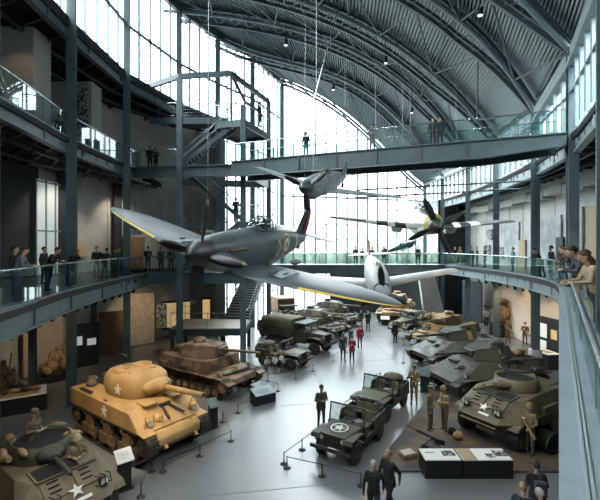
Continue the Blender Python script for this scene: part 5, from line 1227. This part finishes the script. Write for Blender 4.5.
# --- visitors on the galleries.  Heads stand at eye height of the photographer
def up(label, px, d, z=L2, **k): return person(label, (px - 300) / F * d, d, z, **k)
left('visitor in grey top and dark jeans, back turned, at the left gallery railing', 17, 0.55, face=A_(20), pose='look', top='grey', leg='denim', hair='dark', h=1.8)
left('visitor in black hidden behind the one in the grey top', 15, 1.2, face=A_(10), pose='stand', top='black', leg='black', h=1.78)
left('visitor in black leaning on the left gallery railing, stepping back with one foot', 49, 0.72, face=A_(-10), pose='lean', top='black', leg='black', hair='brown', h=1.85)
left('visitor in black jacket and blue jeans leaning on the left gallery railing', 70, 0.72, face=A_(-15), pose='lean', top='black', leg='denim', hair='fair', h=1.76)
left('visitor in dark clothes standing back behind the leaning pair on the left gallery', 44, 2.4, face=A_(-5), pose='stand', top='dgrey', leg='black', h=1.74)
left('visitor in black jacket and tan trousers farther along the left gallery', 97, 1.0, face=A_(-60), pose='stand', top='black', leg='tan', h=1.76)
left('visitor in black beside the one in tan trousers on the left gallery', 104, 0.75, face=A_(-20), pose='look', top='black', leg='black', hair='brown', h=1.7)
left('visitor leaning on the railing just before the second tall column', 113, 0.62, face=A_(-20), pose='look', top='black', leg='black', h=1.72)
left('visitor in dark green beside the second tall column on the left gallery', 119, 0.9, face=A_(-35), pose='stand', top='green', leg='black', hair='brown', h=1.72)
up('visitor in black standing alone by the wooden door, looking over the railing', 148, 27.7, face=A_(-60), pose='hands', top='black', leg='dgrey', h=1.75)
up('visitor in dark clothes behind the wing tip by the stair landing', 161, 28.0, face=A_(-40), pose='stand', top='dgrey', leg='black', h=1.72)
up('visitor in green jacket on the stair landing beneath the wing', 171, 28.4, face=A_(-60), pose='stand', top='green', leg='black', h=1.72)
for px, c, l, hh, lb in ((355.5, 'black', 'black', 1.75, 'visitor in black at the left end of the group on the far bridge'), (362, 'dgrey', 'dgrey', 1.6, 'shorter visitor in grey next to the left end of the far bridge group'), (372, 'black', 'denim', 1.68, 'visitor in dark jacket left of the green aircraft on the far bridge'),
        (384, 'black', 'dgrey', 1.7, 'visitor in black just right of the pale fighter propeller on the far bridge'), (418, 'navy', 'navy', 1.8, 'visitor in navy standing alone right of the green aircraft'), (455, 'black', 'black', 1.72, 'visitor in black at the right end of the far bridge, left of a pair'), (460, 'tan', 'black', 1.74, 'visitor in tan jacket at the right end of the far bridge')):
    up(lb, px, 38.5, face=A_(-90 if c != 'tan' else -70), pose='look' if c == 'dgrey' else 'stand', top=c, leg=l, h=hh)
for i, (px, d, c, l, hr_, hh, ps, lb) in enumerate(((473, 34.5, 'black', 'black', 'brown', 1.74, 'look', 'visitor leaning on the curved railing nearest the far bridge'), (477, 35.6, 'dgrey', 'black', 'fair', 1.7, 'stand', 'visitor behind the one nearest the far bridge on the curved gallery'), (485, 33.5, 'black', 'dgrey', 'fair', 1.74, 'stand', 'fair-haired visitor in black on the curved gallery'),
        (513, 28.0, 'teal', 'dgrey', 'brown', 1.68, 'stand', 'visitor in teal seen through the curved glass railing'), (541, 22.9, 'black', 'black', 'dark', 1.78, 'lean', 'visitor in black leaning forward left of three dark heads on the right gallery'), (551, 21.2, 'black', 'black', 'dark', 1.8, 'stand', 'dark-haired visitor in black, middle of three dark heads on the right gallery'),
        (561, 19.3, 'black', 'navy', 'brown', 1.76, 'stand', 'visitor in black, right of three dark heads on the right gallery'), (569, 17.7, 'dgrey', 'black', 'brown', 1.76, 'look', 'visitor in charcoal standing at the corner of the near handrail'))):
    up(lb, px, d, face=A_(175), pose=ps, top=c, leg=l, hair=hr_, h=hh)
right('dark-haired man in grey looking down over the near handrail', 593, .66, face=A_(160), pose='lean', top='dgrey', leg='black', hair='dark', h=1.9)
right('long-haired woman in tan jacket and mustard scarf leaning on the near handrail', 598, .62, face=A_(165), pose='look', top='tan', leg='dgrey', hair='brown', hk='long', h=1.74, bag='mustard')
right('man in black jacket at the right edge behind the long-haired woman', 606, .95, face=A_(170), pose='stand', top='black', leg='black', hair='brown', h=1.83)
# --- top galleries and high footbridge
def onbridge(px, off=0.):
    a, b = V(-3.8, 25.2, 0), V(12.4, 19.0, 0); k = (px - 300) / F; t = (k * a.y - a.x) / ((b.x - a.x) - k * (b.y - a.y)); return a.lerp(b, t)
for px, c, l, lb in ((306, 'navy', 'teal', 'visitor in blue-grey standing alone at the left of the high footbridge'), (373, 'black', 'dgrey', 'visitor in black leaning on the middle of the high footbridge'), (434, 'black', 'black', 'left one of two visitors in black on the high footbridge'), (441, 'black', 'black', 'right one of two visitors in black on the high footbridge')):
    p = onbridge(px); person(lb, p.x, p.y + .15, L3 + .04, A_(-110), 'hands' if px == 373 else 'stand', c, l, 'dark', h=1.62)
up('visitor in black on the top landing left of the stair tower', 150, 27.2, L3, face=A_(-60), pose='stand', top='black', leg='black', h=1.7)
up('visitor in dark jacket beside the one in black on the top landing', 156, 27.5, L3, face=A_(-100), pose='hands', top='dgrey', leg='black', h=1.66)
up('visitor in black coat on the lookout deck at the top of the tower', 260, 27.4, ZD, face=A_(-20), pose='stand', top='black', leg='denim', h=1.72)
up('visitor in black halfway on the stair tower beside the propeller', 236, 27.8, 9.16, face=A_(-80), pose='hands', top='black', leg='black', h=1.7)
up('visitor in dark clothes on the top left gallery between the white rooms', 60, 20.8, L3, face=A_(-20), pose='stand', top='black', leg='black', h=1.75)
# ================================================================ EXHIBITS, BARRIERS, DOORS, PICTURES
PLINTH = mat('plinth_dark', (.055, .05, .045), .7, c2=(.12, .085, .05), scale=.9, lo=.45, hi=.6)
def corner(px, py): return G(px, py)
c0, c1 = G(372, 472), G(438, 386)
m = MB(); poly = [c0, c1, (c1[0] + 6, c1[1] + .8), (13.2, 19.5), (11.0, 13.2)]
m.slab(poly, 0, .05)
tag(m.build('display_plinth', PLINTH), 'low dark brown display floor under the armoured car and mannequins on the right', 'plinth')
m = MB(); poly = [(-9.6, 9.2), (-4.2, 8.4), (-3.2, 12.0), (-2.4, 15.0), (-5.0, 20.0), (-11.5, 21), (-12, 13)]
def barrier(label, pts, closed=False):
    P = [V(*G(*p), 0) for p in pts]; t = thing('rope_barrier', label, 'barrier', (P[0].x, P[0].y, 0)); o = P[0]
    for p in P:
        q = p - o; MB().lathe([(.13, 0), (.13, .02), (.05, .035), (.02, .05), (.018, .40), (.02, .42)], q, 'Z', 12).build('post', BLACK, t)
    m = MB()
    for a, b in zip(P[:-1], P[1:]): m.tube(a - o + V(0, 0, .38), b - o + V(0, 0, .38), .014, n=6)
    m.build('rail', BLACK, t)
barrier('low black barrier running along the front of the sand-coloured tank', [(163, 472), (200, 456), (231, 441), (223, 422)])
barrier('low black barrier between the two big left tanks and the aisle', [(238, 413), (256, 406), (278, 391), (262, 387)])
barrier('low black barrier at the side of the near armoured car', [(141, 497), (152, 472), (130, 458)])
barrier('low black barrier left of the ringed-star jeep, farther strand', [(284, 464), (302, 450), (318, 438)])
barrier('low black barrier crossing in front of the ringed-star jeep', [(287, 468), (322, 476), (361, 486)])
barrier('low barrier in front of the white-clad mannequins and small jeep', [(268, 381), (296, 379), (313, 371), (333, 361), (347, 352)])
barrier('low barrier along the bows of the right row of tanks', [(403, 363), (410, 352), (404, 345), (414, 336)])
barrier('low barrier behind the lone khaki mannequin', [(405, 398), (412, 392), (434, 392)])
def lectern(label, px, py, face, h=1.05, w=.5, low=False, dep=.42):
    x, y = G(px, py); t = thing('info_lectern', label, 'lectern', (x, y, 0), R(face))
    if low: MB().hull([(a, b, z) for b in (-w / 2, w / 2) for a, z in ((-dep / 2, 0), (dep / 2, 0), (-dep / 2, .62), (dep / 2, .42))]).build('pedestal', BLACK, t, .01); z0, z1, d = .66, .46, dep
    else: MB().box((0, 0, h / 2 - .03), (.18, w * .8, h - .1)).box((0, 0, .015), (.34, w, .03)).build('pedestal', BLACK, t, .01); z0, z1, d = h + .12, h - .12, .42
    p = MB(); p.hull([(a, b, z) for b in (-w / 2, w / 2) for a, z in ((-d / 2, z0), (d / 2, z1), (-d / 2, z0 - .03), (d / 2, z1 - .03))]).build('sloping_panel', WHITE if label.startswith(('white', 'small white')) else STEEL if not low else STEEL_L, t)
    m = MB(); mt = mat('print_grey', (.3, .31, .32), .6)
    for k in range(5):
        u = -.3 + .13 * k; a = -d / 2 * -u * 1.6; z = (z0 + z1) / 2 + (z0 - z1) / 2 * u * 1.6; m.box((d / 2 * -u * 1.6, -.02, z + .006), (.012, w * (.6 if k else .35), .004))
    m.build('printed_text', mt, t)
lectern('white-topped information stand before the near armoured car', 124, 489, -50, 1.05, .5)
lectern('dark information stand between the sand-coloured tank and the brown one', 213, 428, -50, 1.05, .45)
lectern('low black display box with sloping silver panel beside the brown tank', 263, 402, -55, low=True, w=1.1, dep=.6)
lectern('dark information stand at the bow of the pale-bowed green tank', 413, 358, -130, 1.1, .4)
lectern('small white sign on a stand at the far end by the tall tan tank', 385, 325, -100, .7, .8)
lectern('black information stand behind the lone khaki mannequin', 425, 392, -120, 1.0, .55)
def case(label, x, y, rz, w, d, h, tops, nm='display_table', cat='display table'):
    t = thing(nm, label, cat, (x, y, 0), R(rz)); MB().box((0, 0, h / 2), (w, d, h)).build('plinth_body', BLACK, t, .01)
    MB().box((0, 0, h + .015), (w - .02, d - .02, .03)).build('top_panel', WHITE, t)
    for i, (a, b, c, dd, mm) in enumerate(tops): MB().box((a, b, h + .036), (c, dd, .012)).build('printed_panel', mm, t)
    return t
pic = mat('photo_print', (.03, .03, .03), .5, c2=(.45, .45, .42), scale=7, lo=.45, hi=.55); tanp = mat('print_tan', (.42, .29, .17), .6)
y0 = 13.25
case('black display table with white top, left one of the pair facing the aisle', 4.62, y0, 0, 1.18, .75, .58, [(.30, .05, .42, .3, pic), (-.30, .1, .3, .05, tanp)])
case('black display table with tan panel and photos, right one of the pair', 6.06, y0, 0, 1.62, .75, .58, [(-.55, 0, .46, .7, tanp), (.2, -.1, .28, .22, pic), (.58, .05, .42, .36, pic)])
# machine gun on its tripod and the gear beside it
x, y = G(432, 452); t = thing('mounted_machine_gun', 'dark machine gun on a low tripod behind the left display table', 'gun', (x, y, .05), R(150))
MB().tube((-.3, 0, .42), (.55, 0, .62), .05, n=10).tube((.55, 0, .62), (.95, 0, .71), .02, n=8).box((-.3, 0, .40), (.3, .12, .18)).build('gun_body', BLACK, t)
m = MB(); [m.tube((0, 0, .45), (.5 * math.cos(a), .4 * math.sin(a), .02), .022, n=6) for a in (.5, 2.6, 4.2)]; m.build('tripod', BLACK, t)
MB().box((-.2, .26, .16), (.34, .16, .24)).box((.1, .3, .16), (.12, .12, .3)).build('ammunition_box', OLIVE, t, .01)
x, y = G(408, 458); t = thing('canvas_satchel', 'pale canvas satchel lying open on the dark display floor', 'bag', (x, y, .05), R(20))
MB().hull([(a * .28, b * .2, z) for a in (-1, 1) for b in (-1, 1) for z in (0, .16)] ).build('pouch', KIT, t, .04); MB().hull([(a, b, .165 + c) for a in (-.26, .2) for b in (-.18, .18) for c in (0, .02)]).build('flap', C['cream'], t, .008)
MB().path([V(.28 + .35 * math.sin(i / 3), .1 * math.sin(i), .02) for i in range(10)], .012).build('strap', KIT, t)
for i, (px, py, r, lb) in enumerate(((452, 436, (.17, .14, .16), 'dark haversack slumped left of the armoured car bow'), (458, 441, (.19, .15, .17), 'brown kitbag beside the dark haversack near the armoured car bow'), (424, 455, (.12, .1, .18), 'small dark jerrycan-shaped pack left of the machine gun'))):
    x, y = G(px, py); o = MB().ell((0, 0, r[2] * .9), r).ell((0, r[1] * .6, r[2] * .6), tuple(q * .5 for q in r)).build('kit_bag', DARK if i != 1 else KIT, loc=(x, y, .05)); tag(o, lb, 'bag')
x, y = G(550, 452); t = thing('coiled_hose_drum', 'dark drum half hidden by the pale ledge on the right of the display floor', 'drum', (x - .1, y, .05), R(20)); MB().lathe([(.36, -.3), (.36, .3)], (0, 0, .36), 'Y', 20).build('drum_body', DARK, t); MB().lathe([(.38, -.3), (.39, -.28), (.38, -.26)], (0, 0, .36), 'Y', 20).build('drum_rim', STEEL_D, t)

# --- ground floor, left: dark case with helmets, mannequin groups, panels, posters
case('long dark plinth with relics on a pale tray in the left corner', -13.3, 18.2, 32, 3.0, 1.5, .72, [(0, 0, 2.4, 1.1, tanp)], 'relic_plinth', 'plinth')
for i in range(6):
    o = MB().ell((0, 0, .1), (.22 + .05 * (i % 2), .14, .12)).box((.1, .05, .05), (.4, .05, .06), rz=i).build('relic_fragment', KIT if i % 2 else TRACKM, loc=(-14.2 + .36 * i, 17.75 + .2 * i, .76)); tag(o, 'rusted relic fragment lying on the long dark plinth in the left corner', 'relic', 'relic fragments on the corner plinth')
def tableau(label, x, y, rz, mm=KIT, s=1.0):
    t = thing('sculpted_figure_group', label, 'sculpture', (x, y, 0), R(rz)); t.scale = (s,) * 3
    MB().box((0, 0, .2), (1.5, 1.9, .4)).build('base_block', BLACK, t, .02)
    m = MB()
    for a, b, c, r in ((.1, -.3, .75, (.35, .5, .35)), (-.1, .1, 1.15, (.32, .38, .5)), (.05, .15, 1.72, (.14, .13, .17)), (.3, .45, .8, (.3, .3, .4)), (.4, -.5, .6, (.4, .25, .22)), (.2, .55, 1.25, (.13, .12, .15))): m.ell((a, b, c), r)
    m.tube((0, -.1, 1.4), (.45, -.5, 1.0), .12, .07, 10).tube((0, .3, 1.4), (.5, .35, 1.1), .12, .07, 10).tube((-.3, .5, .4), (-.25, .65, 2.1), .04, n=8)
    m.build('figures', mm, t)
tableau('tan sculpted soldiers crouching on a block against the cream wall on the left', -13.9, 22.6, -40, KIT, 1.0)
tableau('darker sculpted figures beside the long plinth at the left edge', -15.0, 20.0, -30, CANVAS, .95)
def panel(nm, label, cat, x, y, z0, z1, w, rz, mm, kids=()):
    t = thing(nm, label, cat, (x, y, z0), R(rz)); MB().box((0, 0, (z1 - z0) / 2), (.12, w, z1 - z0)).build('board', mm, t, .01)
    for a, b, c, d, mk, kn in kids: MB().box((.075, a, b), (.02, c, d)).build(kn, mk, t)
    return t
glow_print = mat('glowing_print', (.55, .58, .56), .4, emit=(.75, .85, .85), estr=.3)  # print with a faint glow of its own, in place of lamplight
panel('exhibition_panel', 'tall black panel with two small glowing pictures under the left gallery', 'panel', -13.45, 24.9, 0, 2.7, 1.7, -50, BLACK, [(-.38, 1.65, .55, .55, glow_print, 'glowing_picture'), (.42, 1.5, .5, .42, glow_print, 'glowing_picture')])
WW = lambda *a, **k: panel(*a, **k)
WW('wall_panel', 'cream lit wall panel with faint map lines under the left gallery', 'panel', -12.0, 30.3, .05, 3.9, 1.9, -52, mat('cream_map', (.50, .44, .37), .8, c2=(.42, .36, .29), scale=2.6, lo=.48, hi=.52))
WW('wall_panel', 'pale lit wall strip behind the sculpted soldiers on the left', 'panel', -15.0, 23.4, .05, 3.6, 2.2, -30, WARMW)
WW('showcase', 'glowing showcase with a green landscape scene behind the low platform', 'showcase', -10.2, 33.0, .7, 3.0, 2.4, -60, BLACK, [(0, 1.15, 2.2, 2.0, mat('scene_glow', (.35, .28, .12), .6, c2=(.10, .16, .06), scale=3, emit=(1, .72, .35), estr=.35), 'lit_scene')])
WW('showcase', 'narrow glowing showcase right of the green landscape scene', 'showcase', -7.9, 33.7, .7, 3.2, .8, -75, BLACK, [(0, 1.2, .6, 2.2, mat('amber_glow', (.4, .28, .14), .6, emit=(1, .65, .3), estr=.5), 'lit_scene')])
WW('poster', 'small dark poster with pale figures right of the cream map panel', 'poster', -10.95, 31.6, 1.0, 2.9, .8, -60, pic)
WW('exhibition_panel', 'dark doorway panel with warm glow left of the cream map panel', 'panel', -13.0, 27.6, .0, 3.0, 1.6, -52, mat('umber_panel', (.12, .07, .035), .7))
# --- ground floor, right
panel('wall_panel', 'cream lit wall behind the khaki mannequin in the right bay', 'panel', 17.45, 31.6, .05, 4.9, 5.0, 186, mat('cream_light', (.60, .54, .46), .8))
panel('wall_panel', 'cream lit wall nearest the pale ledge in the right bay', 'panel', 16.9, 26.3, .05, 4.9, 4.6, 188, mat('cream_light', (.6, .54, .46), .8))
t = panel('showcase', 'dark tall cabinet with small glowing prints beside the pale ledge', 'showcase', 16.0, 25.7, .0, 2.9, 2.6, 188, BLACK, [(.5, 1.9, .5, .6, mat('amber_glow_print', (.4, .3, .15), .6, emit=(1, .7, .35), estr=.25), 'glowing_print'), (-.5, 2.0, .8, .9, glow_print, 'glowing_print'), (-.5, 1.1, .7, .5, glow_print, 'glowing_print')])  # the cabinet's prints carry their own glow
panel('showcase', 'dark grey tall cabinet behind the mannequin with pale collar', 'showcase', 17.2, 40.0, 0, 4.0, 2.6, 200, STEEL_D)
case('teal display table with a white card before the tall cabinet', 15.3, 25.0, 8, .9, 1.6, .9, [(0, 0, .5, .9, tanp)], 'display_table')
t = thing('camouflaged_artillery_gun', 'dark camouflaged gun mount behind the khaki mannequin in the lit right bay', 'gun', (16.75, 33.4, 0), R(200))
MB().hull([(a, b, c) for a in (-.6, .6) for b in (-.7, .7) for c in (0, 1.1)]).build('mount', DARK, t, .1); MB().ell((0, 0, 1.9), (.75, .8, .9)).ell((0, 0, 2.9), (.6, .6, .3)).build('camouflaged_cover', TANC, t); MB().tube((0, 0, 2.2), (1.8, 0, 2.6), .1, .07).build('gun_barrel', OLIVE, t)
# --- middle level walls: murals, doors, windows, hanging pictures
mural = mat('mural_print', (.30, .33, .34), .7, c2=(.46, .48, .48), scale=1.1, lo=.40, hi=.60, detail=8)
def wallpic(nm, label, cat, i, pts, side, w, z0, z1, mm, kids=(), off=.1, t_=.5):
    a, b = pts[i], pts[i + 1]; p = a.lerp(b, t_); d = (b - a).normalized(); n = V(d.y, -d.x, 0) * side; q = p + n * off
    return panel(nm, label, cat, q.x, q.y, z0, z1, w, math.degrees(math.atan2(n.y, n.x)), mm, kids)
def near(pts, px):
    best = min(((abs((p.lerp(q, t).x / max(.1, p.lerp(q, t).y)) * F + 300 - px), i, t) for i, (p, q) in enumerate(zip(pts[:-1], pts[1:])) for t in (.1, .3, .5, .7, .9) if p.y > 1), key=lambda e: e[0]); return best[1], best[2]
def onwall(nm, label, cat, px, pts, side, w, z0, z1, mm, kids=(), off=.1):
    i, t = near(pts, px); return wallpic(nm, label, cat, i, pts, side, w, z0, z1, mm, kids, off, t)
onwall('mural', 'large grey printed mural of clouds and figures left of the near right column', 'mural', 548, wallR, -1, 3.6, L2 + .9, L2 + 3.9, mural)
onwall('mural', 'tall grey printed mural between two columns at the far end of the right wall', 'mural', 511, wallR, -1, 3.4, L2 + .8, L2 + 3.8, mural)
onwall('mural', 'narrow grey printed mural just right of the near right column', 'mural', 580, wallR, -1, 1.3, L2 + .6, L2 + 4.2, mural)
onwall('wall_recess', 'tan lit recess at the right edge of the middle level', 'recess', 597, wallR, -1, 1.6, L2, L2 + 4.2, mat('tan_recess', (.42, .33, .23), .8))
onwall('doorway', 'pale tan doorway at the far end of the right middle level', 'door', 524, wallR, -1, 1.1, L2, L2 + 2.3, mat('tan_recess', (.42, .33, .23), .8))
onwall('doorway', 'dark doorway right of the large cloud mural on the middle level', 'door', 561, wallR, -1, .9, L2, L2 + 2.4, BLACK)
for i, (px, z) in enumerate(((488, 1.4), (491, 2.9), (503, 1.2))): onwall('framed_poster', ('lower dark poster at the far end of the right wall', 'upper dark poster at the far end of the right wall', 'dark poster between the two far murals')[i], 'poster', px, wallR, -1, 1.2, L2 + z - .5, L2 + z + .5, pic, off=.16)
onwall('door_panel', 'wooden door in the concrete wall beyond the left gallery', 'door', 137, wallL, 1, 1.3, L2, L2 + 2.5, WOOD)
onwall('doorway', 'narrow dark doorway left of the wooden door', 'door', 121, wallL, 1, .8, L2, L2 + 2.5, BLACK)
onwall('wall_panel', 'amber lit panel behind the dark propeller on the middle level', 'panel', 193, wallL, 1, 2.2, L2 + .8, L2 + 3.2, mat('amber_wall', (.36, .22, .12), .8))
onwall('framed_poster', 'small bright poster on the concrete wall behind the leaning visitor', 'poster', 80, wallL, 1, .7, L2 + 1.1, L2 + 2.0, mat('warm_poster', (.55, .42, .28), .7))
onwall('wall_sign', 'thin dark sign shelf above the wooden door', 'sign', 130, wallL, 1, 1.4, L2 + 3.1, L2 + 3.35, STEEL_D, off=.3)
i, t_ = near(wallL, 43); p = wallL[i].lerp(wallL[i + 1], t_); t = thing('tall_window', 'tall bright inner window behind the left middle gallery', 'window', (p.x + .45, p.y, L2), R(-8))
MB().box((0, 0, 2.9), (.03, 2.2, 5.6)).build('pane', mat('bright_outside', (.5, .56, .56), .2, emit=(.75, .88, .9), estr=.25), t); m = MB()
[m.box((0.02, b, 2.9), (.1, .09, 5.7)) for b in (-1.1, -.35, .4, 1.1)]; [m.box((.02, 0, c), (.09, 2.2, .09)) for c in (.1, 2.7, 5.6)]; m.build('window_frame', FRAME, t)
for k in range(4): onwall('dark_partition', ('black partition at the far left of the middle gallery', 'black partition right of the bright inner window', 'black partition behind the first tall column', 'black partition by the narrow doorway')[k], 'partition', (8, 60, 66, 115)[k], wallL, 1, (3.4, .8, .8, .7)[k], L2, L3 - .5, BLACKW, off=.3)
# biplane-like relic at the far left of the middle level
t = thing('wooden_glider_relic', 'brown wooden wing frame standing at the left edge of the middle gallery', 'exhibit', (-12.8, 15.6, L2), R(20))
MB().hull([(a, b, c) for a in (-.05, .05) for b, c in ((-2, .6), (1.2, .5), (.9, 1.0), (-2, 2.2))]).build('wing_frame', WOOD, t); MB().box((0, -.4, .25), (.8, 2.8, .5)).build('stand', STEEL_D, t)
# --- top gallery picture on the second white room
panel('framed_poster', 'dark picture with pale figures on the second white room', 'poster', -13.15, 23.72, L3 + 1.2, L3 + 4.3, 1.15, -90, pic)
# --- track spotlights under the galleries
def fixture(label, x, y, z, tx, ty, tz, group):
    t = thing('track_spotlight', label, 'spotlight', (x, y, z), group=group); d = (V(tx, ty, tz) - V(x, y, z)).normalized()
    MB().tube(V(0, 0, .28), V(0, 0, .02), .015, n=6).box((0, 0, .3), (.2, .04, .04)).build('mount', BLACK, t)
    MB().tube(-d * .12, d * .14, .085, .10, 12).tube(d * .14, d * .145, .08, n=12, m=1).build('lamp_head', [BLACK, mat('lamp_glow', (.9, .8, .6), .5, emit=(1, .8, .5), estr=14)], t)
FX = []
for p in resample(offset(edge2L, .9)[8:], 1.25): FX.append((p.x, p.y))
inL = offset(edge2L[8:], -.9)
for i, p in enumerate(resample(inL, 1.15)): fixture('black track spotlight under the edge of the left middle gallery', p.x, p.y, L2 - 1.22, p.x - 3.2, p.y + 1.5, 1.0, 'track spotlights under the left gallery')
for i, p in enumerate(resample(offset(edge2R[6:-6], 1.1), 1.1)): fixture('black track spotlight under the curved right middle gallery', p.x, p.y, L2 - 1.15, p.x + 2.5, p.y + 1.5, 1.0, 'track spotlights under the right gallery')
for i, p in enumerate(resample(offset(edge3L[12:], -1.2), 2.3)): fixture('small track spotlight under the top left gallery', p.x, p.y, L3 - .85, p.x - 3, p.y + 1, 7, 'track spotlights under the top left gallery')
for k in range(9): fixture('small track spotlight under the stair landing', -10.0 + .75 * k, 29.4 + .05 * k, L2 - .6, -11 + .8 * k, 32, 1, 'track spotlights under the stair landing')
m = MB(); 
for pts, z in ((inL, L2 - .9), (offset(edge2R[6:-6], 1.1), L2 - .83), (offset(edge3L[12:], -1.2), L3 - .54)): sweep(m, xy(pts, z), .05, .05)
structure(m.build('trim_light_track', BLACK))
WARM = (1, .72, .44); NEUT = (1, .86, .68)
LIGHTS = [
    ('spot_tank', (-7.0, 9.6, 12.0), (-6.3, 15.6, 1.5), 3800, 34, WARM),
    ('spot_tank_side', (-3.0, 10.2, 12.2), (-6.2, 15.7, 1.2), 1300, 32, WARM),
    ('spot_panzer', (-7.2, 16.5, 12.0), (-4.9, 21.5, 1.2), 1500, 34, WARM),
    ('spot_car', (-6.6, 6.6, 11.0), (-7.2, 11.0, 1.5), 700, 42, WARM),
    ('spot_plinth', (9.0, 11.5, 12.0), (8.6, 16.2, .8), 1500, 42, WARM),
    ('spot_plinth_people', (5.2, 11.0, 12.0), (5.6, 16.0, .8), 700, 26, WARM),
    ('spot_far_tank', (8.0, 33.0, 12.0), (10.2, 38.6, 1.2), 1500, 34, WARM),
    ('spot_right_row', (8.0, 20.0, 12.3), (10.6, 29.6, 1.2), 900, 40, NEUT),
    ('spot_right_near', (10.5, 15.0, 12.0), (11.5, 21.5, 1.2), 700, 40, WARM),
    ('spot_left_row', (-3.0, 24.4, 12.0), (.5, 30.5, 1.2), 500, 50, NEUT),
    ('spot_wall_l1', (-11.5, 20.4, 4.6), (-14.4, 22.8, 1.4), 260, 70, WARM),
    ('spot_wall_l2', (-10.9, 27.0, 4.6), (-12.1, 30.2, 1.8), 300, 75, WARM),
    ('spot_wall_l3', (-9.0, 29.6, 4.7), (-10.0, 32.8, 1.4), 160, 80, WARM),
    ('spot_corner', (-11.8, 15.6, 4.6), (-13.4, 18.2, .8), 140, 60, WARM),
    ('spot_wall_r1', (14.6, 28.9, 4.7), (17.3, 31.6, 1.7), 420, 80, WARM),
    ('spot_wall_r2', (14.2, 24.4, 4.7), (16.8, 26.0, 1.7), 420, 80, WARM),
    ('spot_wall_r3', (15.0, 33.5, 4.7), (17.6, 38.0, 1.7), 120, 60, WARM),
    ('spot_top_room', (-11.4, 16.8, 17.2), (-13.4, 18.3, 14.3), 60, 60, WARM),
    ('spot_mid_left', (-12.6, 24.0, 11.6), (-15.4, 24.6, 8), 450, 90, NEUT),
    ('spot_mid_left_b', (-11.6, 28.2, 11.6), (-13.6, 29.6, 8), 400, 90, NEUT),
]

FL = [(-5.5, 12.0), (1.5, 11.0), (7.0, 12.5), (-4.5, 20.0), (2.5, 19.0), (9.0, 20.0), (-1.0, 28.0), (6.0, 28.0), (3.0, 36.0), (9.5, 34.0)]  # fill lamps with modelled cans, added to brighten the whole hall
for i, (x, y) in enumerate(FL):
    z = 21.5 - max(0, x - 3) * .42
    t = thing('added_fill_can', 'added black fill-light can hanging from the arched roof', 'added fill light', (x, y, z), group='added fill lights under the roof')
    MB().tube((0, 0, .05), (0, 0, .5), .14, .14, 12).tube((0, 0, .5), (0, 0, 24.6 - max(0, x - 1) * .42 - z - .4), .02, n=6).build('housing', BLACK, t)
    MB().tube((0, 0, .04), (0, 0, .05), .12, n=12).build('lens', mat('fill_glow', (.9, .9, .85), .5, emit=(.95, .98, 1), estr=2), t)
    LIGHTS.append(('added_fill', (x, y, z), (x, y, 0), 420, 100, (.93, .98, 1.0), .35, .8))
# ================================================================ LIGHT, CAMERA
w = bpy.data.worlds.new('daylight'); scn.world = w; w.use_nodes = True
bg = w.node_tree.nodes['Background']; bg.inputs[0].default_value = (.90, .965, 1.0, 1)
# overcast sky: brighter overhead than at the horizon
wt = w.node_tree; tc = wt.nodes.new('ShaderNodeTexCoord'); sp = wt.nodes.new('ShaderNodeSeparateXYZ'); mr = wt.nodes.new('ShaderNodeMapRange')
wt.links.new(tc.outputs['Generated'], sp.inputs[0]); wt.links.new(sp.outputs['Z'], mr.inputs[0]); mr.inputs[1].default_value = 0.; mr.inputs[2].default_value = 1.
mr.inputs[3].default_value = 1.9; mr.inputs[4].default_value = 27.0; wt.links.new(mr.outputs[0], bg.inputs[1])
def spot(name, loc, target, power, size=50, col=(1, .72, .42), r=.12, blend=.6):
    l = bpy.data.lights.new(name, 'SPOT'); l.energy = power; l.spot_size = R(size); l.spot_blend = blend; l.color = col; l.shadow_soft_size = r
    o = bpy.data.objects.new(name, l); COL.objects.link(o); o.location = loc
    o.rotation_euler = (V(*target) - V(*loc)).to_track_quat('-Z', 'Y').to_euler(); return o
for a in LIGHTS: spot(*a)
cam = bpy.data.cameras.new('camera'); co = bpy.data.objects.new('camera', cam); COL.objects.link(co)
co.location = (0, 0, CZ); co.rotation_euler = (R(90), 0, 0)
cam.sensor_width = 36; cam.lens = F * 36 / 600; cam.shift_y = -(250 - HZ) / 600; cam.clip_start = .05; cam.clip_end = 500
scn.camera = co
scn.view_settings.view_transform = 'Standard'; scn.view_settings.look = 'None'; scn.view_settings.gamma = 1; scn.view_settings.use_curve_mapping = False
scn.view_settings.exposure = 0.0
c = scn.cycles; c.use_denoising = True; c.max_bounces = 7; c.diffuse_bounces = 4; c.glossy_bounces = 3; c.transparent_max_bounces = 24; c.transmission_bounces = 4
c.caustics_reflective = False; c.caustics_refractive = False; c.sample_clamp_indirect = 6
